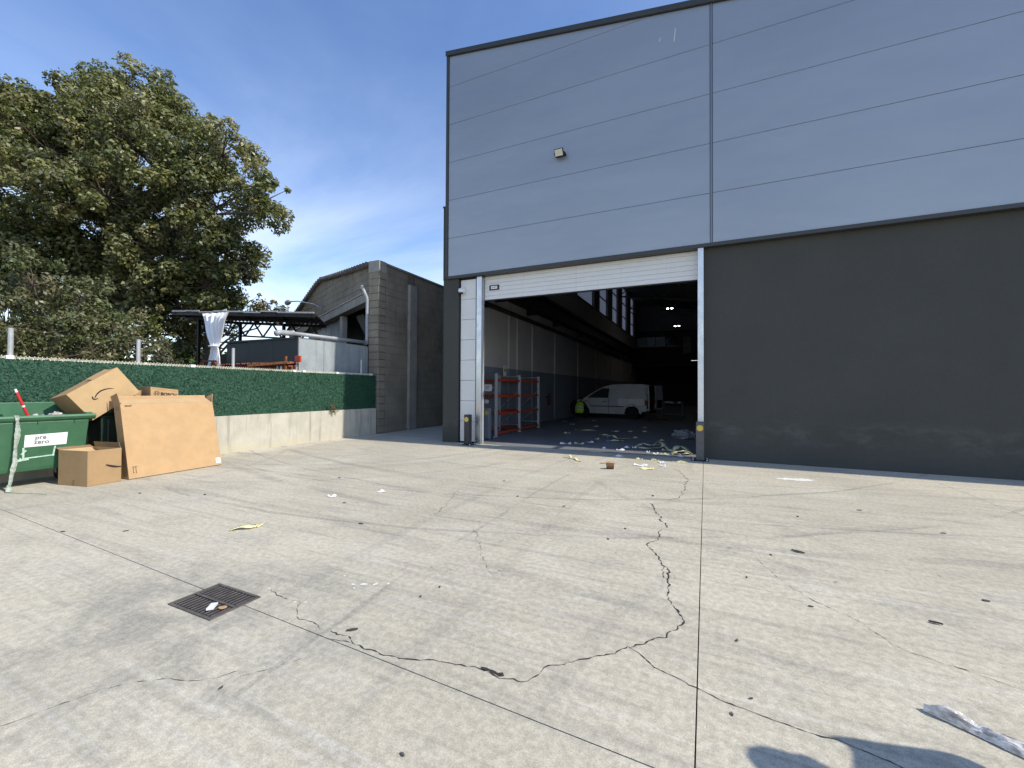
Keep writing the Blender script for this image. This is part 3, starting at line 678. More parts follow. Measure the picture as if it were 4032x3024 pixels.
MB().prism([(14.25, 2.20), (14.32, 2.20), (14.285, 2.32)], (IX+.073, 0, 0), (0, 1, 0), (0, 0, 1), (.001, 0, 0)).build('mark', INK, ws)
fe = empty('fire_extinguisher', (IX+.12, 19.1, .8), 'dim red fire extinguisher hung on the inner side wall', 'extinguisher')
MB().lathe([(.06, 0), (.075, .02), (.075, .4), (.05, .47), (.025, .5)], (IX+.12, 19.1, .75), (0, 0, 1), 16).build('cylinder', mat('old_red_paint', (.14, .02, .018), .5), fe, smooth=True)
mb = MB(); mb.bar((IX+.12, 19.1, 1.25), (IX+.12, 19.1, 1.33), .05); mb.bar((IX+.12, 19.1, 1.32), (IX+.25, 19.1, 1.36), .03); mb.build('valve', BLACK, fe)
MB().tube([(IX+.16, 19.1, 1.3), (IX+.24, 19.05, 1.2), (IX+.22, 19.03, .9)], .013, 6).build('hose', BLACK, fe)
B((IX+.0, 19.05, 1.1), (IX+.05, 19.15, 1.2)).build('bracket', BLACK, fe)

# ================================================================== LOW WALL + FENCE
FXX = -10.0
B((FXX-.22, -14, -.06), (FXX, 10.82, .862)).build('low_wall', LOWWALL, label='stained pale concrete low wall under the green fence', cat='wall', bevel=.008, base=(FXX, 6, 0))
fn = empty('hedge_fence', (FXX-.02, 6, .86), 'green artificial hedge fence with cream wire tips on the low wall', 'fence')
Y0, Y1 = -6.0, 10.80
B((FXX-.075, Y0, .868), (FXX-.03, Y1, 1.945)).build('hedge_mat', HEDGE, fn)
# bristles on the hedge face (nobody could count them)
n = 26000
yy = rng.uniform(1.6, Y1, n); zz_ = rng.uniform(.875, 1.955, n)
d = np.stack([rng.uniform(.3, 1, n)*.55, rng.normal(0, .7, n), rng.normal(-.15, .75, n)], 1); d /= np.linalg.norm(d, axis=1)[:, None]
L = rng.uniform(.03, .075, n)[:, None]; base_ = np.stack([np.full(n, FXX-.032), yy, zz_], 1)
sd_ = np.cross(d, rng.normal(size=(n, 3))); sd_ /= np.linalg.norm(sd_, axis=1)[:, None]; wdt = rng.uniform(.004, .008, n)[:, None]
V = np.stack([base_-sd_*wdt, base_+sd_*wdt, base_+d*L], 1)
colr = np.array([.018, .07, .04])*(.55+1.1*rng.random((n, 1)))+np.array([.025, .03, .02])*(rng.random((n, 1)) > .85)
def tri_mesh(name, V, cols, mat_, parent, nper, smooth=False, kind=None):
    k = len(V); o = ORG[parent] if parent is not None else Vector((0, 0, 0))
    me = bpy.data.meshes.new(name); me.vertices.add(k*nper); me.vertices.foreach_set('co', (V.reshape(-1, 3)-np.array(o)).astype(np.float32).ravel())
    me.loops.add(k*nper); me.loops.foreach_set('vertex_index', np.arange(k*nper, dtype=np.int32))
    me.polygons.add(k); me.polygons.foreach_set('loop_start', np.arange(0, k*nper, nper, dtype=np.int32)); me.polygons.foreach_set('loop_total', np.full(k, nper, dtype=np.int32))
    me.update(calc_edges=True)
    ca = me.color_attributes.new('Col', 'FLOAT_COLOR', 'POINT'); c4 = np.ones((k, nper, 4), np.float32); c4[..., :3] = cols[:, None, :]; ca.data.foreach_set('color', c4.ravel())
    me.materials.append(mat_); ob = bpy.data.objects.new(name, me); link(ob, parent); ORG[ob] = o
    return tag(ob, kind=kind)
tri_mesh('hedge_bristles', V, colr, BLADES, fn, 3, kind='stuff')
# mesh panel wires and bent tips
mb = MB()
for z in (1.965, 1.985): mb.tube([(FXX-.085, Y0, z), (FXX-.085, Y1-.03, z)], .005, 5)
mb.build('top_wires', CREAM, fn)
tipm = MB().tube([(0, 0, -.06), (0, 0, .0), (.012, 0, .022), (.03, .004, .038)], .006, 5).build('wire_tip', CREAM, fn, local=True); tipm.location = Vector((FXX-.085, 1.8, 1.965))-ORG[fn]
k = 1
while 1.8+k*.05 < Y1-.05 and k < 190:
    o = bpy.data.objects.new('wire_tip', tipm.data); link(o, fn); o.location = Vector((FXX-.085, 1.8+k*.05, 1.965))-ORG[fn]; o.rotation_euler.z = random.uniform(-.25, .25); k += 1
for yy_ in (2.71, 4.38, 6.2, 10.25):
    p_ = MB().tube([(FXX-.13, yy_, .87), (FXX-.13, yy_, 2.43)], .032, 14).build('post', LGREY, fn)
    MB().lathe([(.034, 0), (.034, .012), (.02, .02)], (FXX-.13, yy_, 2.431), (0, 0, 1), 14).build('cap', LGREY, p_)
for yy_ in (2.68, 5.3, 7.75, 8.05, 9.2, 10.6):
    B((FXX-.105, yy_-.045, 1.945), (FXX-.02, yy_+.045, 2.005)).build('clip', WHITE, fn, bevel=.006)

# ================================================================== CONCRETE BLOCK BUILDING
cb = empty('block_building', (-10.0, 10.9, 0), 'weathered concrete block building with arched gable at the alley', 'building')
CBX = -10.0; H = 5.78
B((CBX-.3, 11.0, 0), (CBX-.012, 40, H)).build('side_wall', MORTAR, cb)
def block_proto(l, h_, t):
    return MB().box((0, 0, 0), (t, l, h_)).build('block', BLOCK, cb, local=True, bevel=.006)
bl, bh = .495, .25
full = block_proto(bl-.012, bh-.010, .03); fm = full.data; COL.objects.unlink(full); bpy.data.objects.remove(full)
cnt = 0
def put_block(me, loc, rz_=0., sx=1.):
    o = bpy.data.objects.new('block', me); link(o, cb); o.location = Vector(loc)-ORG[cb]; o.rotation_euler.z = rz_; o.scale.y = sx
    return o
for k in range(23):
    z = k*bh+.003
    for j in range(9):
        y = 11.23+(j-.5*(k % 2))*bl
        a = max(y, 11.22); b = min(y+bl-.012, 12.38 if y < 12.38 else 99)
        if y >= 12.3 and y < 12.84: a = max(y, 12.84)
        if b-a < .05 or a > 15.2: continue
        put_block(fm, (CBX-.033+random.uniform(-.006, .006), a, z), 0, (b-a)/(bl-.012))
B((CBX-.05, 15.3, 0), (CBX-.004, 40, H-.01)).build('side_wall_render', BLOCK, cb)
B((CBX-.2, 12.4, 0), (CBX+.11, 12.82, 5.36)).build('side_buttress', SMOOTHC, cb, bevel=.01)
B((CBX-.34, 11.2, H), (CBX+.03, 40, H+.06)).build('wall_coping', SMOOTHC, cb)
# corner pillar of blocks, two faces
B((CBX-.42, 10.90, 0), (CBX-.012, 11.2, 5.45)).build('pillar_core', MORTAR, cb)
for k in range(22):
    z = k*bh; w = random.uniform(-.008, .008)
    B((CBX-.43+w, 10.872+w, z+.002), (CBX+.004+w, 11.212+w*.5, z+bh-.010)).build('pillar_block', BLOCK, cb, bevel=.016)
B((CBX-.45, 10.86, 5.47), (CBX+.02, 11.23, 5.86)).build('pillar_cap', SMOOTHC, cb, bevel=.01)
# gable wall, running back to the left
gu = Vector((-.906, .423, 0)); gn = Vector((-.423, -.906, 0)); GO = Vector((-10.15, 10.9, 0))
prof = [(.2, 5.76), (.6, 5.80), (2.2, 5.95), (3.97, 6.13), (6.1, 6.37), (6.9, 6.28), (8.9, 5.84), (10.5, 5.50), (13, 4.9)]
def ptop(s):
    for (a, za), (b, zb_) in zip(prof[:-1], prof[1:]):
        if a <= s <= b: return za+(zb_-za)*(s-a)/(b-a)
    return prof[-1][1]
beam = lambda s: 4.89-.026*s
MB().prism([(.2, beam(.2)), (13, beam(13))]+prof[::-1], GO-gn*.02, gu, (0, 0, 1), -gn*.2).build('gable_wall', MORTAR, cb)
def clip_poly(poly, f, keep_below=True):
    out = []; n_ = len(poly)
    for i in range(n_):
        a, b = poly[i], poly[(i+1) % n_]; da = f(a[0])-a[1]; db = f(b[0])-b[1]
        if not keep_below: da, db = -da, -db
        if da >= 0: out.append(a)
        if da*db < 0: t = da/(da-db); out.append((a[0]+(b[0]-a[0])*t, a[1]+(b[1]-a[1])*t))
    return out
for k in range(7):
    for j in range(22):
        s0 = .3+(j+.5*(k % 2))*.5; z0 = 4.66+k*.25; s1 = s0+.488; z1 = z0+.24
        t0, t1 = ptop(s0)-.02, ptop(s1)-.02; ft = lambda s: t0+(t1-t0)*(s-s0)/(s1-s0)
        pl = clip_poly([(s0, z0), (s1, z0), (s1, z1), (s0, z1)], ft)
        pl = clip_poly(pl, lambda s: beam(s)+.005, False) if len(pl) > 2 else []
        if len(pl) < 3: continue
        MB().prism(pl, GO+gn*random.uniform(-.006, .004), gu, (0, 0, 1), -gn*.03).build('block', BLOCK, cb)
MB().prism([(.3, beam(.3)-.31), (12, beam(12)-.31), (12, beam(12)), (.3, beam(.3))], GO+gn*.08, gu, (0, 0, 1), -gn*.35).build('gable_beam', SMOOTHC, cb, bevel=.01)
MB().prism([(.3, beam(.3)), (12, beam(12)), (12, beam(12)+.03), (.3, beam(.3)+.03)], GO+gn*.12, gu, (0, 0, 1), -gn*.12).build('beam_flashing', LGREY, cb)
# recess below the beam: cladding strips, post, leaning panels
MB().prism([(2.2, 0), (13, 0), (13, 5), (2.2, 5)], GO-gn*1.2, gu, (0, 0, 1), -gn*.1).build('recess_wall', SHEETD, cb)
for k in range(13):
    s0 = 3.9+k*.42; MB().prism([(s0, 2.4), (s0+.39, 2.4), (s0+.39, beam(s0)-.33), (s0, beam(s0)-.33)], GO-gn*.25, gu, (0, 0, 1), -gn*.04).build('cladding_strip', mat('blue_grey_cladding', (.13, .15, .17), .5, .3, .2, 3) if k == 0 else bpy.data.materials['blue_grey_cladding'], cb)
MB().prism([(3.55, 2.4), (3.85, 2.4), (3.85, 4.45), (3.55, 4.45)], GO-gn*.05, gu, (0, 0, 1), -gn*.2).build('recess_post', SMOOTHC, cb)
MB().prism([(.35, 3.15), (1.05, 3.05), (2.45, 4.44), (.35, 4.50)], GO-gn*.62, gu, (0, 0, 1), -gn*.03).build('leaning_sheet', SHEET, cb)
MB().prism([(1.1, 3.0), (1.55, 3.0), (3.3, 4.45), (2.5, 4.45)], GO-gn*.5, gu, (0, 0, 1), -gn*.1).build('diagonal_brace', mat('dark_brace_concrete', (.09, .09, .088), .9), cb)
# roof with tile edge
MB().prism([(a, z) for a, z in prof]+[(b, z-.05) for b, z in prof[::-1]], GO, gu, (0, 0, 1), Vector((-.3, 12, 0))).build('roof', ROOFT, cb)
for i in range(44):
    s = .55+i*.275; z = ptop(min(s, 12.9)); sl = (ptop(s+.1)-ptop(s-.1))/.2 if s > .7 else .02
    c = GO+gu*s+Vector((0, 0, z+.025))
    MB().tube([c+gn*.16, c-gn*.35+Vector((0, 0, .03))], [.10, .085], 10).build('roof_tile', ROOFT, cb, smooth=True)
B(tuple(GO+gu*6.1+Vector((-.12, -.1, 6.4))), tuple(GO+gu*6.1+Vector((.12, .1, 6.53)))).build('ridge_block', TERRA, cb, bevel=.02)
# wall lamp on the gable
wl = empty('wall_lamp', tuple(GO+gu*5.7+gn*.1+Vector((0, 0, 4.9))), 'curved grey wall lamp reaching out from the arched gable', 'lamp')
pa = GO+gu*5.7+gn*.1+Vector((0, 0, 4.9)); pb = pa+Vector((-.1, -.15, .3)); pc = pa+gu*1.0+gn*.75+Vector((0, 0, .52)); pd = pa+gu*1.75+gn*.95+Vector((0, 0, .60))
MB().tube([pa, pa+gn*.1+Vector((0, 0, .18)), pb+gn*.2, pc, pd], .025, 8).build('arm', LGREY, wl, smooth=True)
mb = MB(); mb.tube([pd-gu*.1, pd+gu*.15, pd+gu*.45, pd+gu*.62], [.05, .11, .12, .03], 12); mb.build('head', LGREY, wl, smooth=True)

# ================================================================== SHED, PIPES
sh = empty('metal_shed', (-10.5, 8.25, 0), 'low metal shed with pale grey sheet side behind the green fence', 'shed')
SX0, SX1, SY0, SY1, SZ = -13.8, -10.5, 8.25, 10.88, 2.96
B((SX0+.05, SY0+.03, 0), (SX1-.03, SY1-.02, SZ-.04)).build('core', SHEETD, sh)
for k in range(3):
    w = (SY1-SY0)/3; a = SY0+k*w
    B((SX1-.028, a+.006, 0), (SX1, a+w-.006, SZ)).build('side_sheet', SHEET, sh, bevel=.004)
    B((SX1+.001, a+w-.03, 0), (SX1+.018, a+w+.03, SZ-.02)).build('seam_strip', SHEET, sh)
for a, b, z in ((SX0, -12.75, 2.90), (-12.745, -11.6, 2.965), (-11.595, SX1, 2.97)):
    B((a, SY0-.004, 0), (b, SY0+.026, z)).build('end_sheet', SHEETD, sh, bevel=.004)  # end sheets darker than the side, shade put into their colour
B((SX1-.02, SY0-.02, 0), (SX1+.022, SY0+.022, SZ+.01)).build('corner_strip', LGREY, sh)
B((SX0-.03, SY0-.04, SZ-.035), (SX1-.03, SY1, SZ+.005)).build('roof_sheet', SHEETD, sh)
for yy_ in (9.05, 9.95): MB().lathe([(.02, 0), (.02, .05)], (SX1-.06, yy_, SZ), (0, 0, 1), 8).build('bolt', LGREY, sh)
dp = empty('drain_pipe', (-10.42, 10.85, 0), 'grey drain pipe dropping beside the pillar and running along the shed top', 'pipe')
MB().tube([(-10.95, 11.05, 4.98), (-10.62, 10.75, 4.99), (-10.52, 10.68, 4.9), (-10.46, 10.80, 4.62), (-10.46, 10.83, 4.5), (-10.46, 10.83, 3.2), (-10.46, 10.80, 3.1)], .052, 12).build('downpipe', DPIPE, dp, smooth=True)
MB().tube([(-10.46, 10.84, 3.08), (-10.46, 9.4, 3.06), (-10.46, 7.95, 3.04)], .055, 12).build('cross_pipe', DPIPE, dp, smooth=True)
MB().tube([(-10.46, 8.05, 3.04), (-10.46, 7.6, 3.015), (-10.46, 7.5, 2.97)], .075, 12).build('pipe_end', DPIPE, dp, smooth=True)
for yy_ in (8.0, 9.4, 10.78): MB().tube([(-10.46, yy_-.03, 3.06), (-10.46, yy_+.03, 3.06)], .064, 12).build('collar', LGREY, dp)

# ================================================================== CANOPY, CURTAIN
cp = empty('canopy', (-14.5, 9, 0), 'flat corrugated canopy roof on black posts and lattice above the shed', 'canopy')
CL, CR, CBR, CBL = Vector((-16.8, 8.2, 4.18)), Vector((-10.15, 8.45, 3.69)), Vector((-12.6, 11.0, 3.86)), Vector((-19.6, 10.4, 4.42))
def csurf(u, v): return CL.lerp(CR, u).lerp(CBL.lerp(CBR, u), v)
nu = 120
def cw(u, v):
    p_ = csurf(u, v); p_.z += .022*math.sin(u*2*math.pi*34)+.018*math.sin(u*9+2)*(1-v); return p_
top = MB(); top.grid(cw, 2*nu, 3); o = top.build('roof_sheet', mat('weathered_roof_sheet', (.13, .12, .11), .8, .2, .3, 2), cp)
md = o.modifiers.new('solid', 'SOLIDIFY'); md.thickness = .012; md.offset = -1
mb = MB()
for k in range(9):
    a = csurf(k/9, 0); b = csurf((k+1)/9, 0); o_ = Vector((0, -.01, -.01+.02*math.sin(k*2.3))); mb.bar(a+o_, b+o_, .02, .045)
mb.build('front_edge_strip', mat('pale_edge_strip', (.52, .48, .42), .6, 0, .2, 6), cp)
for v in (.02, .5, .98):
    MB().bar(csurf(0, v)+Vector((0, 0, -.09)), csurf(1, v)+Vector((0, 0, -.09)), .06, .1).build('purlin', BLKST, cp)
for u in (0.02, .27, .52, .77, .98): MB().bar(csurf(u, 0)+Vector((0, 0, -.06)), csurf(u, 1)+Vector((0, 0, -.06)), .05, .06).build('rafter', BLKST, cp)
for u, v in ((.1, .62), (.4, .85), (.72, .9)):
    p_ = csurf(u, v); MB().bar((p_.x, p_.y, 0), (p_.x, p_.y, p_.z-.1), .09).build('post', BLKST, cp)
a = csurf(.02, .9); b = csurf(.98, .9); lo = Vector((0, 0, -.62))
MB().bar(a+lo, b+lo, .06).build('truss_chord', BLKST, cp)
for k in range(14):
    p0 = a.lerp(b, k/14); p1 = a.lerp(b, (k+1)/14); q0, q1 = (p0+Vector((0, 0, -.1)), p1+lo) if k % 2 else (p0+lo, p1+Vector((0, 0, -.1)))
    MB().bar(q0, q1, .045).build('truss_brace', BLKST, cp)
for z in (3.05, 3.3): MB().bar((-21, 10.2, z+.05), (-13.8, 10.2, z), .04).build('rail', BLKST, cp)
flu = empty('flue_pipe', (-14.0, 10.2, 3.95), 'short shiny flue pipe with cap above the canopy roof', 'flue')
MB().tube([(-14.0, 10.2, 3.8), (-14.0, 10.2, 4.36)], .10, 16).build('pipe', CHROME, flu, smooth=True)
MB().lathe([(.14, 0), (.14, .02), (.02, .07)], (-14.0, 10.2, 4.40), (0, 0, 1), 16).build('cap', CHROME, flu)
MB().tube([(-14.0, 10.2, 4.36), (-14.0, 10.2, 4.4)], .03, 8).build('stem', CHROME, flu)
# curtain, gathered at a tie
cu = empty('curtain', (-14.25, 8.15, 2.2), 'white curtain gathered at its middle hanging from the canopy edge', 'curtain')
def curt(z):   # half width along z
    if z > 2.84: t = (z-2.84)/1.06; return .17+.57*t**1.0
    t = (2.84-z)/.64; return .17+.17*min(1, t*1.7)
def cf_(u, v):
    z = 3.93-v*1.75-.05*u; hw = curt(z); ang = u*2-1
    fold = math.sin(u*math.pi*17)*.045*(.45+hw)+math.sin(u*math.pi*7+1.3)*.05*hw
    tight = max(0, 1-abs(z-2.84)/.12)
    return Vector((-14.25+ang*hw+.02*math.sin(z*5), 8.13+fold*(1-.6*tight)-.06*math.cos(ang*1.4)*tight+.03*math.sin(v*9+u*4), z))
MB().grid(cf_, 110, 46).build('cloth', CLOTH, cu, smooth=True)
MB().tube([Vector((-14.25+.185*math.cos(t), 8.11+.10*math.sin(t), 2.84)) for t in [2*math.pi*i/18 for i in range(19)]], .025, 8).build('tie_band', CLOTH, cu, smooth=True)

# back boundary wall, rusty trestle, tiles, beam, orange bracket
B((-20.5, 11.2, -.06), (-13.9, 11.4, 2.98)).build('boundary_wall', mat('dark_old_wall', (.07, .066, .06), .9, 0, .25, 3), label='dark boundary wall in the shade below the canopy', cat='wall', base=(-17, 11.3, 0))
rt = empty('rusty_trestle', (-14.3, 7.9, 2.0), 'rusty steel trestle frame in front of the white curtain', 'trestle')
ax_ = -14.2
for a, b in (((-14.75, 2.02), (-14.48, 2.36)), ((-14.48, 2.36), (-13.72, 2.34)), ((-14.48, 2.36), (-14.5, 1.2)), ((-14.1, 2.02), (-13.92, 2.33)), ((-13.92, 2.33), (-13.7, 2.05)), ((-13.72, 2.34), (-13.62, 1.2))):
    MB().bar((a[0], 7.9, a[1]), (b[0], 7.9, b[1]), .045).build('bar', RUST, rt)
MB().bar((-14.8, 7.9, 2.03), (-13.5, 7.9, 2.03), .06).build('rail', RUST, rt)
ts = empty('tile_stack', (-12, 8.1, 2.1), 'long row of red clay roof tiles against the dark shed end', 'tiles')
B((-13.7, 8.02, 1.2), (-10.5, 8.22, 2.12)).build('rack_board', RUST, ts)
tm = None
for r_ in range(2):
    for i in range(26):
        x = -13.62+i*.122+r_*.05
        if tm is None:
            pp = [(.058*math.cos(t), .05*math.sin(t)) for t in [math.pi*j/7 for j in range(8)]]+[(.045*math.cos(t), .037*math.sin(t)) for t in [math.pi*j/7 for j in range(7, -1, -1)]]
            o = MB().prism(pp, (0, 0, 0), (1, 0, 0), (0, 0, 1), (0, .3, .02)).build('tile', TERRA, ts, local=True); tm = o.data
        else: o = bpy.data.objects.new('tile', tm); link(o, ts)
        o.location = Vector((x, 7.93, 2.12+r_*.075+random.uniform(-.008, .008)))-ORG[ts]; o.rotation_euler = (random.uniform(-.05, .05), 0, random.uniform(-.06, .06))
rb = empty('rusty_beam', (-11.3, 7.8, 1.5), 'orange rusted channel beam resting on props behind the fence', 'beam')
mb = MB(); A_, B_ = Vector((-11.7, 7.6, 2.11)), Vector((-10.32, 7.8, 2.19)); mb.bar(A_, B_, .10, .012); mb.bar(A_+Vector((0, -.045, .03)), B_+Vector((0, -.045, .03)), .012, .06); mb.bar(A_+Vector((0, .045, .03)), B_+Vector((0, .045, .03)), .012, .06)
mb.build('channel', mat('bright_rust', (.42, .17, .06), .8, .2, .4, 12, .4, 40), rb)
for x in (-11.55, -10.75, -10.6, -10.42): MB().bar((x, 7.72, 0), (x+.06, 7.74, 2.11), .035).build('prop', LGREY if x in (-10.75, -10.6) else RUST, rb)
MB().bar((-10.5, 7.8, 1.9), (-10.44, 7.8, 2.38), .05).build('stub', RUST, rb)
ob_ = empty('orange_bracket', (-10.33, 8.1, 2.2), 'small orange bracket at the shed corner', 'bracket')
B((-10.46, 8.08, 2.24), (-10.24, 8.13, 2.42)).build('plate', ORANGE, ob_, bevel=.01); MB().tube([(-10.4, 8.1, 0), (-10.4, 8.1, 2.24)], .02, 8).build('stem', LGREY, ob_)

# ================================================================== TREES
def leaves(clumps, n_per_m2, size, pal, seed, aspect=.55, droop=.15):
    """clumps: list of (centre, radius). leaf-sized folded quads through every clump's shell"""
    rg = np.random.default_rng(seed); VV = []; CC = []
    for (c, r) in clumps:
        n_ = max(30, int(n_per_m2*4*math.pi*r*r)); c = np.array(c)
        d_ = rg.normal(size=(n_, 3)); d_ /= np.linalg.norm(d_, axis=1)[:, None]
        rad = r*(1-.62*rg.random(n_)**1.7)*(1+.22*np.sin(d_[:, 0]*5+seed)*np.cos(d_[:, 2]*6+c[0]))
        pos = c+d_*rad[:, None]*np.array([1, 1, .8])
        nrm = d_*.6+rg.normal(size=(n_, 3))*.55+np.array([.25, -.1, .45]); nrm /= np.linalg.norm(nrm, axis=1)[:, None]
        ax = d_*.5+rg.normal(size=(n_, 3))*.7+np.array([0, 0, -droop]); ax -= nrm*np.sum(ax*nrm, 1)[:, None]; ax /= np.linalg.norm(ax, axis=1)[:, None]
        sd2 = np.cross(nrm, ax); L_ = size*rg.uniform(.6, 1.3, n_)[:, None]; w_ = L_*aspect*rg.uniform(.8, 1.2, n_)[:, None]
        fold = nrm*w_*.28
        VV.append(np.stack([pos-ax*L_*.5, pos+sd2*w_*.5+fold+ax*L_*.08, pos+ax*L_*.5, pos-sd2*w_*.5+fold+ax*L_*.08], 1))
        base_c = np.array(pal[rg.integers(len(pal))]); other = np.array(pal[rg.integers(len(pal))])
        f = rg.random((n_, 1)); CC.append((base_c*(1-f*.5)+other*f*.5)*rg.uniform(.65, 1.35, (n_, 1)))
    return np.concatenate(VV), np.concatenate(CC)
def split_clumps(blobs, seed, k0=7.5, rlo=.42, rhi=.68, fill=.8):
    rn = random.Random(seed); out = []
    for (c, r) in blobs:
        k = max(5, int(k0*r*r))
        for i in range(k+k//3):
            d_ = Vector((rn.gauss(0, 1), rn.gauss(0, 1), rn.gauss(0, 1))).normalized(); q = rn.uniform(.45, 1.02)
            if i >= k:
                q = rn.uniform(1.02, 1.22); out.append(((c[0]+d_.x*r*q, c[1]+d_.y*r*q, c[2]+d_.z*r*q*.92), rlo*rn.uniform(.35, .62))); continue
            out.append(((c[0]+d_.x*r*q, c[1]+d_.y*r*q, c[2]+d_.z*r*q*.92), rn.uniform(rlo, rhi)*min(1., .5+r*.4)))
    return out
def limb(mb, a, b, ra, rb_, seed, n_=7, sag=.35):
    rn = random.Random(seed); a, b = Vector(a), Vector(b); L_ = (b-a).length; pts = []
    for i in range(n_+1):
        t = i/n_; p_ = a.lerp(b, t)+Vector((0, 0, sag*L_*.25*math.sin(math.pi*t)))
        if 0 < i < n_: p_ += Vector((rn.uniform(-1, 1), rn.uniform(-1, 1), rn.uniform(-1, 1)))*L_*.03
        pts.append(p_)
    mb.tube(pts, [ra+(rb_-ra)*(i/n_)**.8 for i in range(n_+1)], 7); return pts
PAL = [(.155, .166, .058), (.11, .132, .043), (.20, .198, .08), (.145, .16, .068), (.24, .225, .108), (.09, .108, .04)]
PALY = [(.15, .11, .035), (.10, .10, .035), (.08, .09, .03), (.13, .10, .04)]
TB = [((-24.77,10.37,14.9),2.25),((-27.24,9.76,15.6),1.3),((-22.9,10.8,14.2),1.15),((-20.2,11.2,6.0),1.5),((-21.9,11.0,5.2),1.5),((-19.4,11.4,7.6),1.3),((-23.4,9.8,5.0),1.5),((-27.92,7.84,13.51),1.79),((-31.0,6.97,13.06),2.37),((-29.0,10.08,14.3),2.0),((-22.73,9.72,11.89),2.66),((-20.9,10.7,12.2),1.55),((-18.86,10.96,11.43),1.49),((-16.93,11.32,10.0),.93),((-15.99,11.45,8.68),.61),((-16.5,11.4,9.35),.7),((-19.04,10.91,9.24),1.59),((-18.5,11.19,7.45),1.04),((-25.54,7.34,9.75),2.03),((-28.44,6.57,8.58),2.19),((-23.97,10.83,9.42),2.5),((-26.86,10.62,7.94),1.86),((-21.44,10.94,6.72),1.58),((-31.03,10.83,11.85),1.5),((-18.34,11.49,6.51),.7),((-32.42,10.22,10.07),1.27),((-26.21,8.71,8.16),2.0),((-26.82,7.35,6.8),1.79),((-24.75,9.97,6.41),1.83),((-21.62,10.3,7.19),1.5),((-27.59,9.2,6.52),1.88),((-29.05,6.87,6.53),1.84),((-26.26,8.08,11.87),1.6),((-28.68,7.48,13.82),1.4),((-31.19,7.4,14.6),1.6),((-27.98,8.9,14.3),1.5),((-22.73,8.65,9.38),1.74),((-20.31,10.31,10.22),1.79),((-25.17,11.43,6.09),1.39),((-24.03,9.09,13.52),1.64)]
tr = empty('oak_tree', (-27.0, 10.2, -.06), 'tall spreading oak tree rising behind the green fence', 'tree')
mb = MB(); trunk = [Vector((-27.4, 9.9, -.06)), Vector((-27.2, 10.0, 3)), Vector((-26.6, 10.1, 6)), Vector((-25.9, 10.2, 9.2)), Vector((-25.2, 10.3, 12.5)), Vector((-24.9, 10.3, 14.5))]
mb.tube(trunk, [.62, .48, .42, .34, .2, .09], 12); mb.build('trunk', BARK, tr, smooth=True)
tcl = split_clumps(TB, 5, 7.5, .38, .64); mb = MB()
for i, (c, r) in enumerate(TB):
    zt = min(max(c[2]-2.8-.10*abs(c[0]+26), 4.0), 13.0)
    j = max(k for k in range(len(trunk)) if trunk[k].z <= zt+.01); st = trunk[j].lerp(trunk[min(j+1, 5)], (zt-trunk[j].z)/max(.1, trunk[min(j+1, 5)].z-trunk[j].z))
    limb(mb, st, c, .14+.03*r, .035, i, 8, .5)
for i, (c, r) in enumerate(tcl):
    bi = min(range(len(TB)), key=lambda k: (Vector(TB[k][0])-Vector(c)).length); limb(mb, TB[bi][0], c, .03, .008, 100+i, 4, .1)
mb.build('limbs', BARK, tr, smooth=True)
V1, C1 = leaves(tcl, 60, .185, PAL, 3); tri_mesh('crown', V1, C1, LEAF, tr, 4)
# yellowing tree between the oak and the canopy
yt = empty('yellowing_tree', (-22, 12.5, -.06), 'smaller yellowing tree under the oak beside the canopy', 'tree')
YB = [((-21.77,11.9,5.89),1.45),((-20.46,13.06,5.56),.8),((-22.6,12.4,4.7),1.2),((-23.6,11.8,6.0),1.1),((-19.3,13.4,5.3),.6),((-21.0,12.2,6.9),1.0),((-18.6,13.6,5.15),.3),((-24.3,12.2,4.2),1.2)]
mb = MB(); mb.tube([(-22.3, 12.4, -.06), (-22.2, 12.4, 2.5), (-22.0, 12.2, 4.5)], [.2, .15, .08], 10); mb.build('trunk', BARK, yt, smooth=True)
ycl = split_clumps(YB, 8, 8, .3, .55); mb = MB()
for i, (c, r) in enumerate(YB): limb(mb, (-22.2, 12.4, 2.8), c, .07, .02, 300+i, 6, .2)
for i, (c, r) in enumerate(ycl): limb(mb, YB[min(range(len(YB)), key=lambda k: (Vector(YB[k][0])-Vector(c)).length)][0], c, .018, .006, 400+i, 3, .1)
mb.build('limbs', BARK, yt, smooth=True); V1, C1 = leaves(ycl, 75, .15, PALY+PAL[:2], 9); tri_mesh('crown', V1, C1, LEAF, yt, 4)
# bushes behind the fence
def bush(base_, blobs, label, seed, dens=150, size=.105, pal=PAL, grp='bushes behind the fence'):
    o = empty('bush', base_, label, 'bush', grp); cl = split_clumps(blobs, seed, 16, .2, .4); mb = MB()
    for i, (c, r) in enumerate(blobs): limb(mb, base_, c, .05, .015, seed*50+i, 6, .1)
    for i, (c, r) in enumerate(cl): limb(mb, blobs[min(range(len(blobs)), key=lambda k: (Vector(blobs[k][0])-Vector(c)).length)][0], c, .014, .005, seed*90+i, 3, .1)
    mb.build('stems', BARK, o); V1, C1 = leaves(cl, dens, size, pal, seed); tri_mesh('foliage', V1, C1, LEAF, o, 4)
PALB = [(.13, .142, .06), (.10, .12, .048), (.155, .155, .072), (.085, .108, .04), (.18, .165, .09)]
bush((-16.6, 4.9, -.06), [((-16.79,4.86,4.3),1.05),((-17.49,3.99,3.88),1.1),((-16.01,4.25,3.0),.9),((-16.6,4.8,2.4),1.2),((-17.2,4.6,1.6),1.0)], 'large leafy bush at the left edge behind the fence', 21, 110, .11, PALB)
